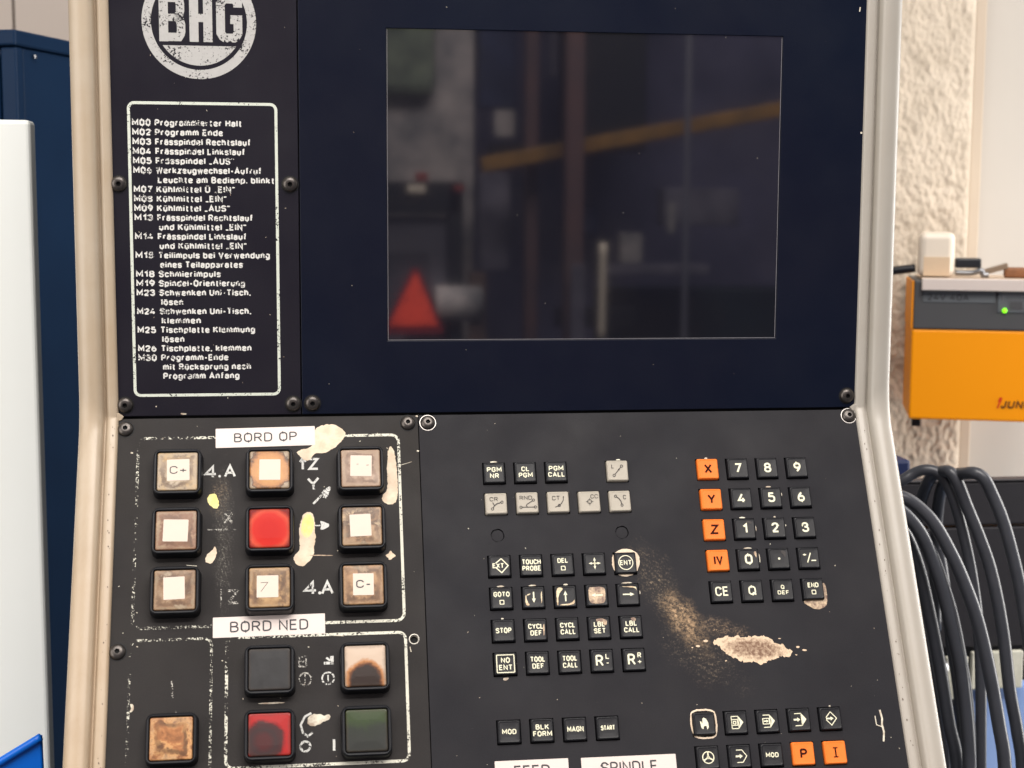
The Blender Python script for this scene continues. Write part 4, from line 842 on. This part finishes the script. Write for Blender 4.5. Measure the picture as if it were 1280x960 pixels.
for _ in range(26):
    x, v_ = rs.uniform(-170, -66), rs.uniform(4, 250); d = rs.uniform(.1, .3); a = rs.uniform(0, 3.1)
    f.line([(x, v_), (x + d * 3 * math.cos(a), v_ + d * 3 * math.sin(a))], d)
f.poly(blob([(-135.5, 1.6), (-132, 1.2), (-131.6, 2.2), (-134.6, 2.6)], .2, 1, .6, False)); f.line([(-149.6, 6.2), (-149.3, 6.9)], .7)
for k in range(60):   # paint nibbled along the left edge of the plate
    v_ = rs.uniform(2, 170)
    f.poly([(-172.55, v_), (-172.55 + rs.uniform(.2, .9), v_ + .5), (-172.55, v_ + rs.uniform(.8, 3.0))])
f.build('wear_marks', M['scr'], p1)['kind'] = 'stuff'
f = Flat(.16)
for _ in range(16):
    x, v_ = rs.uniform(-60, 285), rs.uniform(4, 250); d = rs.uniform(.1, .25); a = rs.uniform(0, 3.1)
    f.line([(x, v_), (x + d * 3 * math.cos(a), v_ + d * 3 * math.sin(a))], d)
f.disc(286.2, 174.0, .7, 8); f.line([(282.6, 248.2), (283, 251)], .8)
f.build('wear_marks', M['scr'], p2)['kind'] = 'stuff'
rf = random.Random(5)
for edge, sg in ((-172.7, -1), (288.3, 1)):
    f = Flat(2.42)
    for _ in range(26):
        y = -rf.uniform(6, 215); x = edge + sg * rf.uniform(.6, 2.6); d = rf.uniform(.2, .7)
        f.poly(blob([(x - d * .5, -y - d), (x + d * .5, -y - d * .6), (x + d * .4, -y + d), (x - d * .5, -y + d * .8)], .15, 1, .4))
    o = f.build('chips', M['pitdark'], con, (0, 0, 0), TH); o['kind'] = 'stuff'
# knocked corners of the frame at the bend
for u0_, s_ in ((-172.6, 1), (288.2, -1)):
    V = [(u0_ - s_ * 3, -1.8, -3.5), (u0_ + s_ * 3.0, -1.5, -1.2), (u0_ + s_ * 4.2, -1.4, .8), (u0_ + s_ * 1.4, -1.7, 2.8), (u0_ - s_ * 3, -1.8, 3.2)]
    V += [(x, y + 2.5, z) for x, y, z in V]; F = [(0, 1, 2, 3, 4), (9, 8, 7, 6, 5)] + [(i, 5 + i, 5 + (i + 1) % 5, (i + 1) % 5) for i in range(5)]
    bev(link('corner_filler', mesh('corner_filler', V, F), M['frame'], con), .4)

# ------------------------------------------------------------------ right background
def grid_wall(name, x0, x1, y, z0, z1, nx, nz, amp, mat, depth=200, edge=0):
    V, F = [], []
    for j in range(nz + 1):
        for i in range(nx + 1):
            x = x0 + (x1 - x0) * i / nx; z = z0 + (z1 - z0) * j / nz
            q = Vector((x * .17, z * .12, 0)); d = noise.fractal(q, 1.0, 2.0, 4) * amp + noise.noise(q * .35) * amp
            d += max(0, noise.noise(q * 1.7 + Vector((5, 5, 5)))) * amp * .8
            k = max(0, 1 - (x1 - x) / 9) if edge else 0
            V.append((x, y - d * (1 - k) + 7 * k * k, z))
    n = nx + 1
    for j in range(nz):
        for i in range(nx): a = j * n + i; F.append((a, a + 1, a + n + 1, a + n))
    b = len(V)
    V += [(x1, y + 7, z0), (x1, y + 7, z1), (x1, y + depth, z0), (x1, y + depth, z1), (x0, y + depth, z0), (x0, y + depth, z1)]
    F += [(b, b + 2, b + 3, b + 1), (b + 2, b + 4, b + 5, b + 3)]
    return link(name, mesh(name, V, F, True), mat)
tag(grid_wall('plaster_wall', 330, 688, 716, -700, 900, 230, 860, 1.9, M['plaster'], edge=1), 'rough cream plaster wall pier behind the console on the right', 'wall')
tag(box('door_trim', (688.5, 703, 726, 760, -700, 900), M['post'], None, 2), 'narrow grey beige upright trim between rough plaster and smooth panel', 'trim')
tag(box('wall_panel', (703.5, 1500, 748, 790, -700, 900), M['paintpanel'], None, 1), 'smooth cream wall panel at the right edge behind the charger', 'wall panel')

ch = empty('battery_charger', (.64, .6, -.095)); ch.location = (.573, .60, -.095)
tag(ch, 'orange and grey 24V 40A battery charger hung on the plaster wall', 'battery charger')
def cb(name, b, mat, bevel=0, parent=ch): return box(name, b, mat, parent, bevel)
cb('case', (1, 190, 0, 116, 0, 97.5), M['orange'], 2.5)
cb('control_cover', (2.2, 190, -1.0, 114, 97.9, 150), M['chgrey'], 1.5)
cb('side_edge', (.2, 2.0, 1.0, 112, 97.6, 149), M['orange'])
lp = cb('name_plate', (12.5, 92, -1.8, 0, 126.5, 139.5), M['chgrey2'], .6)
def ftext(parent, name, txt, x, z, y, cap, wd, mat, bold=0, shear=0):
    f = Flat(0).text(txt, 0, 0, cap, wd, bold, 'L')
    if shear: f.V = [(a + b * shear, b, c) for a, b, c in f.V]
    return f.build(name, mat, parent, (x * S, y * S, z * S), UP)
ftext(lp, 'lettering', '24V 40A', 17, 128.8, -1.95, 6.6, 46, M['ink'], .01)
ip = cb('indicator_plate', (94.5, 140, -2.4, 0, 116.5, 140), M['chgrey2'], 1.2)
f = Flat(0); f.line([(0, 4), (0, 11), (20, 11)], .8); f.poly([(20, 9.6), (23, 11), (20, 12.4)]); f.line([(6, -4), (6, 6.5), (22, 6.5), (22, -4), (6, -4)], .7)
f.build('symbol', M['metal'], ip, (.1005, -.0026, .1240), UP)
cb('port', (108.5, 121.5, -2.9, -2.0, 121, 128.5), M['chgrey'], 0, ip)
bm = bmesh.new(); bmesh.ops.create_uvsphere(bm, u_segments=16, v_segments=10, radius=.0027); me = bpy.data.meshes.new('indicator_lamp'); bm.to_mesh(me); bm.free()
for p_ in me.polygons: p_.use_smooth = True
link('indicator_lamp', me, M['led'], ip, (.1025, -.0030, .1190))
M['jred'] = simple('red_print', lin(214, 40, 10), .5); M['jdark'] = simple('maroon_print', (.055, .008, .004, 1), .5)
f = Flat(0); f.poly([(0, 1), (1.5, 0), (5.6, 9.6), (6, 12), (3.2, 12.2), (1.6, 9.4), (2.2, 6)]); f.build('emblem', M['jred'], ch, (.0985, -.00055, .0140), UP)
ftext(ch, 'lettering', 'JUNG', 102.5, 14.5, -.65, 8.6, 33, M['jdark'], .03, .22)
cb('connector', (7, 17, 30, 44, -12, .5), M['black'], 1)
# what lies on the charger
def above(z): return -95 + z
tag(box('board', (583, 800, 596, 700, above(150.3), above(152.6)), M['board'], None, .5), 'thin pale board lying on top of the orange charger', 'board')
tag(box('board_edge', (583, 800, 590.5, 595.6, above(139.6), above(152.2)), M['strip'], None, 1), 'cream folded paper edge hanging over the front of the charger', 'paper')
ad = box('power_adapter', (579.8, 620, 606, 640, 57.8, 106), M['whiteplastic'], None, 8, 5); tag(ad, 'white square power adapter block standing on the charger', 'power adapter')
box('rating_label', (585, 614, 605.3, 606.2, 59.5, 79.5), M['adapterlabel'], ad)
def tube(name, pts, r, mat, n=12, cap=True, res=6):
    """smooth round tube through points, in millimetres"""
    P_ = [Vector(p) for p in pts]; Q_ = []
    for i in range(len(P_) - 1):
        a = P_[max(i - 1, 0)]; b = P_[i]; c = P_[i + 1]; d = P_[min(i + 2, len(P_) - 1)]
        for k in range(res):
            t = k / res; Q_.append(.5 * ((2 * b) + (c - a) * t + (2 * a - 5 * b + 4 * c - d) * t * t + (3 * b - a - 3 * c + d) * t ** 3))
    Q_.append(P_[-1]); V, F = [], []; nrm = None
    for i, q in enumerate(Q_):
        d = (Q_[min(i + 1, len(Q_) - 1)] - Q_[max(i - 1, 0)]).normalized()
        nrm = (Vector((0, 1, 0)) if nrm is None else nrm); nrm = (nrm - d * nrm.dot(d)).normalized(); b = d.cross(nrm)
        rr_ = r[i * (len(r) - 1) // (len(Q_) - 1)] if isinstance(r, (list, tuple)) else r
        for k in range(n): a = 2 * math.pi * k / n; V.append(q + nrm * (rr_ * math.cos(a)) + b * (rr_ * math.sin(a)))
    for i in range(len(Q_) - 1):
        for k in range(n): F.append((i * n + k, i * n + (k + 1) % n, (i + 1) * n + (k + 1) % n, (i + 1) * n + k))
    if cap: F += [tuple(reversed(range(n))), tuple((len(Q_) - 1) * n + k for k in range(n))]
    return link(name, mesh(name, [tuple(v) for v in V], F, True), mat)
tag(tube('marker_pen', [(520, 640, 57), (545, 628, 62.5), (577, 622, 67)], 4.6, M['black']), 'black round rod lying between console and white adapter', 'pen')
uc = box('plug_lead', (621.5, 650, 612, 626, 67.8, 78.5), M['black'], None, 2); tag(uc, 'short black plug lying right of the white adapter', 'plug')
tag(tube('metal_clip', [(622, 618, 62.6), (640, 614, 62.8), (650, 612, 65.5), (652, 612, 60.8), (658, 612, 61.2)], 3.1, M['metal'], 10), 'small shiny metal fitting beside the black plug', 'fitting')
tag(box('metal_bar', (652, 680, 0, 9, 0, 6), simple('dull_bronze', lin(140, 120, 100), .5), None, 1), 'short dull grey brown bar leaning on the fitting', 'bar')
o = bpy.data.objects['metal_bar']; me = o.data
for v in me.vertices: v.co.x -= .652
o.location = (.6535, .612, .0605); o.rotation_euler = (0, math.radians(-17), 0)
tag(box('wooden_handle', (676, 780, 612, 628, 57.8, 69), M['wood'], None, 3, 3), 'brown wooden handle lying on the right of the charger top', 'handle')

# charger and everything on it stand turned, as the wall bracket does
PV = Matrix.Translation((.573, .600, 0)); TM = PV @ Matrix.Rotation(math.radians(-19), 4, 'Z') @ Matrix.Diagonal((.915, 1, .985, 1)) @ PV.inverted()
for n_o in ('battery_charger', 'board', 'board_edge', 'power_adapter', 'marker_pen', 'plug_lead', 'metal_clip', 'metal_bar', 'wooden_handle'):
    o = bpy.data.objects[n_o]; bpy.context.view_layer.update(); o.matrix_world = TM @ o.matrix_world
# cables hanging in front of the dark cabinet
CB = [
 ('a', [(350, 210, -120), (380, 200, -96), (397.9, 190, -84), (407.4, 188, -77.7), (415.2, 184, -74), (423.7, 180, -75.4), (430, 176, -83.4), (435.2, 172, -97.5), (440.5, 170, -115.5), (446.9, 168, -141.4), (451.6, 166, -167.4), (455, 164, -195), (458, 162, -240), (461, 160, -340), (462, 160, -420)], 5.0, 'grey cable of the leftmost high loop beside the frame'),
 ('b', [(440, 250, -220), (433, 240, -140), (427, 205, -88), (427.5, 174, -73.6), (432.8, 166, -78.6), (440.7, 162, -98.8), (449.5, 158, -121.1), (457.0, 154, -143.4), (462.6, 150, -169), (468.7, 148, -201.2), (474, 146, -240), (481.5, 146, -273), (487.5, 145, -312.6), (492, 145, -420)], 5.6, 'grey cable of the middle high loop in front of the charcoal cabinet'),
 ('c', [(456, 245, -220), (449, 235, -140), (438, 200, -88), (437.5, 156, -72.2), (444.7, 146, -73.4), (452.3, 144, -86.9), (460.3, 140, -107.7), (468.8, 136, -139.1), (475.8, 134, -170.6), (483.6, 130, -221.4), (488.5, 130, -266.3), (492, 130, -320), (495, 130, -420)], 5.6, 'rightmost grey cable, hanging clear of the others at the photo edge'),
 ('d', [(330, 130, -82), (352, 115, -77), (367.1, 110, -80.6), (377.7, 108, -86.8), (389.1, 104, -98.9), (400.4, 100, -118.9), (410.4, 98, -140.1), (420.9, 96, -167.5), (429.9, 94, -201.1), (439.0, 92, -244.3), (445.8, 90, -291), (450, 90, -420)], 5.8, 'thick grey cable bending over nearest to the camera'),
 ('e', [(335, 120, -80), (350, 104, -81), (364.6, 100, -90.4), (377.2, 98, -105.3), (387.1, 98, -126.2), (396.0, 98, -150.1), (404.5, 98, -180.3), (413.0, 98, -216.7), (421.5, 98, -286), (425, 98, -420)], 5.8, 'grey cable second from the frame, below the nearest one'),
 ('f', [(340, 130, -85), (355, 118, -92), (370, 114, -106), (382, 114, -131), (392, 114, -166), (402, 114, -208), (411, 114, -252), (420, 114, -296), (425, 114, -420)], 5.8, 'grey cable closest to the beige frame, mostly in shade'),
 ('h', [(350, 190, -110), (372, 185, -112), (392, 180, -130), (408, 178, -165), (420, 176, -210), (430, 175, -255), (437, 174, -310), (440, 174, -420)], 5.4, 'grey cable in shade behind the one closest to the beige frame'),
 ('i', [(452, 240, -140), (456, 230, -180), (460, 222, -225), (466, 216, -270), (470, 212, -330), (472, 210, -420)], 5.4, 'grey cable hanging straight down behind the middle high loop'),
 ('g', [(360, 175, -105), (385, 170, -110), (410, 165, -126), (428, 160, -170), (438, 155, -215), (444, 150, -260), (449, 150, -330), (452, 150, -420)], 4.6, 'thinner grey cable behind the nearest thick cable')]
for k, pts, r, lb in CB: tag(tube('cable', pts, r * .86, M['cable'], 16), lb, 'cable', 'grey cables looped beside the console')

# charcoal cabinet, its seam, and the blue machine cover beneath
dc = empty('charcoal_cabinet', (.44, .32, -.262)); tag(dc, 'charcoal crackle painted cabinet with a horizontal seam behind the cables', 'cabinet')
box('lid', (-45, 240, 0, 16, 112.6, 152), M['darkbox'], dc, 2.5, 3); box('body', (-45, 240, .8, 16, 2, 110.8), M['darkbox'], dc, 1.5)
ed = box('lid_edge', (-44, 239, -1.5, 12, 152.3, 154), M['metal'], dc, .6); ed.data.materials.clear(); ed.data.materials.append(simple('worn_lid_arris', (.06, .055, .06, 1), .6, bump=.8, bscale=500))
mc = empty('machine_cover', (.47, .34, -.45)); tag(mc, 'glossy blue violet machine cover below the charcoal cabinet', 'machine cover')
box('cover_panel', (-80, 58, 0, 120, -60, 134), M['machblue'], mc, 4, 3); box('cover_panel', (60, 230, -6, 120, -60, 152), wall_mat('pale_blue_enamel', lin(160, 188, 238), lin(146, 176, 230), 5, .3), mc, 6, 3)
box('recess', (-45, 240, 20, 60, -70, 1.5), M['darkbox'], dc)
tag(box('name_plate', (524, 572, 318, 324, -298, -264), M['whitelabel'], None, 1), 'white plate with a dark oval opening between cables and blue cover', 'plate')
npl = bpy.data.objects['name_plate']
link('oval_opening', mesh('oval_opening', [(549 + 13 * math.cos(2 * math.pi * k / 24), 317.6, -281 + 5.5 * math.sin(2 * math.pi * k / 24)) for k in range(24)], [tuple(range(24))]), M['socket'], npl)
tag(tube('hose_fitting', [(452, 300, -266), (468, 300, -268), (490, 300, -272)], 8, M['metal'], 14), 'dull metal hose fitting behind the cables', 'fitting')
tag(box('cover_plate', (492, 512, 300, 306, -300, -262), M['whitelabel'], None, 1), 'narrow white plate between the cables left of the one with the oval opening', 'plate')
tag(box('blue_tank', (440, 478, 360, 420, -125, -96.5), simple('navy_plastic', lin(28, 42, 84), .5), None, 3), 'dark blue cap showing over the cabinet beside the frame', 'tank')

# ------------------------------------------------------------------ left background
lw = box('back_wall', (-1100, -500.5, 1500, 1560, -900, 900), M['leftwall'], None); lw2 = box('wall_sheet', (-496.5, -250, 1500, 1560, -900, 900), M['leftwall'], lw)
box('seam', (-500.5, -496.5, 1510, 1560, -900, 900), simple('seam_brown', lin(70, 50, 40), .8), lw)
lw.data.materials; tag(lw, 'pale pinkish beige sheet wall with one dark vertical seam, upper left', 'wall')
d_ = Vector((.36743, .93005)); n_ = Vector((.93005, -.36743))  # the cabinet's side runs back along d_
bc = empty('blue_cabinet', (-.3165, .5, -.6)); bc.rotation_euler = (0, 0, math.atan2(d_.y, d_.x) - math.pi / 2)
tag(bc, 'dark blue steel cabinet behind the white box on the left', 'cabinet')
box('side_panel', (-3, 0, 14, 600, 0, 868), M['bluesteel'], bc, .8)
box('front_door', (-420, -16, -1, 4, 0, 862), M['bluesteel'], bc, 1.5)
box('corner_post', (-14, 1.5, 0, 12, 0, 868), M['bluesteel'], bc, 1.5)
box('carcass', (-418, -4, 6, 600, 0, 866), M['bluesteel'], bc)
box('top_cap', (-422, 3, -3, 602, 869, 883), M['bluesteel'], bc, 2)
hg = box('rivet', (1.5, 3.6, 28, 32, 860, 864), M['metal'], bc, 1)
wb = empty('white_box', (-.33, .15, -.5)); tag(wb, 'tall white enamel box at the left edge in front of the blue cabinet', 'box')
V = boxm('door', -110, 86.2, 0, 20, 100, 684)
wd_ = link('door', V, M['whitebox'], wb); bev(wd_, 3, 3)
box('carcass', (-110, 78, 21, 60, 100, 680), M['bluesteel'], wb, 1)
# blue crate, a tilted open bin with a rolled lip
cr = empty('blue_bin', (-.24, .04, -.30)); tag(cr, 'bright blue plastic bin corner with a rolled lip, bottom left', 'bin')
A, Bp = Vector((-18, 73.5)), Vector((10.5, 91))
Vb = [(A.x, 0, A.y), (Bp.x, 0, Bp.y), (13, 0, -90), (-14, 0, -90)]; Vb += [(x, 5, z) for x, y, z in Vb]
o = link('side_wall', mesh('side_wall', Vb, [(3, 2, 1, 0), (4, 5, 6, 7), (0, 1, 5, 4), (1, 2, 6, 5), (2, 3, 7, 6), (3, 0, 4, 7)]), M['bluecrate'], cr); bev(o, 1.2)
lip = tube('lip', [(A.x - 1, -2, A.y), (Bp.x, -2, Bp.y)], 2.6, M['bluecrate'], 10); lip.parent = cr

# ------------------------------------------------------------------ what the screen mirrors: the hall behind the camera
M['rwall'] = wall_mat('hall_wall_dark', lin(96, 94, 122), lin(58, 60, 84), 2.2, .9)
M['rpale'] = wall_mat('hall_pillar_pale', lin(190, 180, 178), lin(112, 112, 116), 7, .9)
M['rdark'] = wall_mat('machine_dark', lin(22, 26, 34), lin(14, 18, 26), 6, .6)
M['rmid'] = wall_mat('machine_grey', lin(92, 90, 100), lin(76, 74, 84), 6, .7)
M['rbeam'] = wall_mat('crane_yellow', lin(168, 122, 52), lin(122, 92, 44), 7, .6)
M['rbrown'] = wall_mat('rusty_column', lin(112, 84, 82), lin(92, 76, 80), 8, .8)
M['rpole'] = wall_mat('grey_pole', lin(120, 120, 132), lin(110, 110, 124), 8, .5)
def tri_mat():
    t = NT('red_orange_reflector'); t.set(base=t.mix(t.mapr(t.noise(110, 4, .7), .54, .62), lin(250, 84, 60), lin(120, 20, 16)), rough=.4); return t.m
M['tri'] = tri_mat(); M['trib'] = simple('dark_red_border', lin(110, 14, 30), .5)
def rbox(name, x0, x1, z0, z1, y, dpt, mat, lb, cat, bevel=4):
    return tag(box(name, (x0, x1, y - dpt, y, z0, z1), mat, None, bevel), lb, cat)
hw = box('hall_wall', (-1500, 3200, -4500, -4300, -1500, 2600), M['rwall'], None); tag(hw, 'dark hall wall seen only as a mirror image in the screen', 'wall')
rbox('concrete_pillar', -350, 452, -1200, 1500, -3750, 300, M['rpale'], 'pale blotched concrete pillar mirrored in the left of the screen', 'pillar')
rbox('pale_sheet', 513, 574, 352, 432, -3720, 8, M['rpale'], 'small pale sheet mirrored above the yellow beam', 'sheet', 1)
bm_ = box('crane_beam', (0, 1180, -60, 0, -22, 22), M['rbeam'], None, 4); bm_.location = (.452, -3.52, .258); bm_.rotation_euler = (0, -math.atan2(172, 890), 0); tag(bm_, 'slanting yellow beam mirrored across the screen', 'beam')
rbox('steel_column', 690, 742, -1200, 1500, -3440, 60, M['rbrown'], 'rusty brown column mirrored in the middle of the screen', 'column')
rbox('steel_column', 594, 632, -1200, 1500, -3600, 60, M['rbrown'], 'fainter brown column mirrored left of the rusty one', 'column')
tag(tube('grey_pole', [(1052, -3450, -1200), (1052, -3450, 1400)], 9.5, M['rpole'], 12), 'thin grey pole mirrored in the right half of the screen', 'pole')
tr = empty('gantry_machine', (.29, -3.6, -.9)); tag(tr, 'dark gantry shaped machine mirrored at the lower left of the screen', 'machine')
box('upright', (70, 114, -80, 0, 300, 1110), M['rdark'], tr, 4); box('crossbeam', (-300, 114, -80, 0, 1014, 1112), M['rdark'], tr, 4); box('back_panel', (-300, 68, -80, -20, 300, 1008), M['rmid'], tr, 2)
box('lower_panel', (-300, 10, -20, -10, 300, 900), wall_mat('machine_mid', lin(60, 58, 68), lin(52, 52, 62), 5, .7), tr, 2)
box('lamp_head', (-54, 0, 0, 12, 1076, 1100), M['whiteplastic'], tr, 3)
wt = empty('warning_triangle', (.249, -3.5, -.225)); tag(wt, 'red orange reflective warning triangle mirrored at the lower left of the screen', 'warning triangle')
def prism(name, P_, y0, y1, mat, parent):
    n = len(P_); V = [(x, y0, z) for x, z in P_] + [(x, y1, z) for x, z in P_]
    F = [tuple(range(n)), tuple(reversed(range(n, 2 * n)))] + [(i, n + i, n + (i + 1) % n, (i + 1) % n) for i in range(n)]
    return link(name, mesh(name, V, F), mat, parent)
prism('border', [(-86, -12), (86, -12), (86, 4), (12, 182), (-4, 182), (-86, 4)], -10, -4, M['trib'], wt)
prism('reflector', [(-70, 12), (69, 12), (66, 24), (8, 166), (2, 166), (-68, 24)], -3.9, 2, M['tri'], wt)
rl = tube('foil_roll', [(318, -3560, -150), (455, -3560, -152)], 52, M['rpale'], 28); tag(rl, 'pale foil roll mirrored right of the warning triangle', 'roll')
tag(tube('white_post', [(795, -3420, -260), (797, -3420, 33)], [12, 12], M['whiteplastic'], 12), 'thin white post mirrored low in the middle of the screen', 'post')
rbox('cardboard_box', 852, 914, -26, 60, -3420, 60, M['rpale'], 'small pale pinkish box mirrored beside the white post', 'box', 2)
rbox('green_machine', 880, 1500, -1200, -120, -3800, 200, wall_mat('machine_dark_green', lin(22, 44, 52), lin(14, 30, 40), 4, .6), 'dark greenish machine mirrored at the lower right of the screen', 'machine', 10)
rbox('grey_bench', 700, 940, -230, -170, -3600, 100, M['rdark'], 'low dark bench mirrored at the bottom of the screen', 'bench', 3)

M['rfaint'] = wall_mat('hall_clutter_grey', lin(120, 116, 130), lin(84, 82, 98), 12, .8); M['rgreen'] = wall_mat('dusty_green_cover', lin(124, 134, 116), lin(84, 92, 84), 14, .9)
M['rbluecl'] = wall_mat('hall_clutter_blue', lin(40, 50, 84), lin(28, 36, 64), 9, .7); M['rred'] = simple('hall_red_cap', lin(150, 40, 36), .6)
rbox('green_cover', 150, 330, 470, 900, -3700, 60, M['rgreen'], 'dull green cover mirrored in the top left corner of the screen', 'cover', 30)
rbox('grey_cabinet', 466, 560, -60, 240, -3700, 60, M['rfaint'], 'grey cabinet mirrored below the left end of the yellow beam', 'cabinet', 6)
rbox('dark_shelf', 500, 690, 285, 330, -3740, 60, M['rdark'], 'dark shelf board mirrored just above the yellow beam', 'shelf', 3)
rbox('control_cabinet', 470, 585, 440, 900, -3760, 60, M['rbluecl'], 'bluish dark cabinet mirrored high left of the brown columns', 'cabinet', 6)
rbox('tall_locker', 760, 1030, 320, 1200, -3900, 120, M['rdark'], 'dark tall locker mirrored above the yellow beam', 'locker', 6)
rbox('blue_drum', 745, 830, 50, 150, -3650, 60, M['rbluecl'], 'dark blue drum mirrored under the beam near the middle', 'drum', 14)
rbox('work_table', 840, 1180, -70, -40, -3650, 120, M['rfaint'], 'grey work table mirrored beside the small pinkish box', 'table', 3)
rbox('pale_bracket', 1000, 1022, 60, 150, -3460, 14, M['rpale'], 'small pale bracket mirrored on the grey pole', 'bracket', 2)
rbox('timber_post', 420, 470, -520, -60, -3560, 40, wall_mat('hall_timber', lin(96, 76, 66), lin(76, 62, 60), 10, .8), 'short brownish timber post mirrored right of the foil roll', 'post', 3)
rbox('grey_post', 700, 742, -500, -30, -3400, 16, M['rfaint'], 'short grey post mirrored left of the thin white post', 'post', 3)
rk1 = rbox('red_knob', 372, 404, 180, 200, -3560, 10, M['rred'], 'small dull red knob mirrored on the gantry shaped machine', 'knob', 5)
rk2 = rbox('red_cap', 262, 300, 208, 238, -3620, 12, M['rred'], 'dull red cap mirrored on top of the gantry shaped machine', 'cap', 8)
for o in (rk1, rk2):
    for k in ('label', 'category'): del o[k]
    o.parent = tr; o.location = -tr.location
rbox('parts_rack', 1080, 1330, 80, 200, -3850, 100, M['rfaint'], 'dim rack of parts mirrored at the right of the screen', 'rack', 4)
for k in range(3): rbox('ceiling_strut', 480 + 250 * k, 500 + 250 * k, 560, 1200, -4000, 20, M['rfaint'], ['leftmost', 'middle', 'rightmost'][k] + ' of three faint grey uprights mirrored in the upper screen', 'upright', 3)
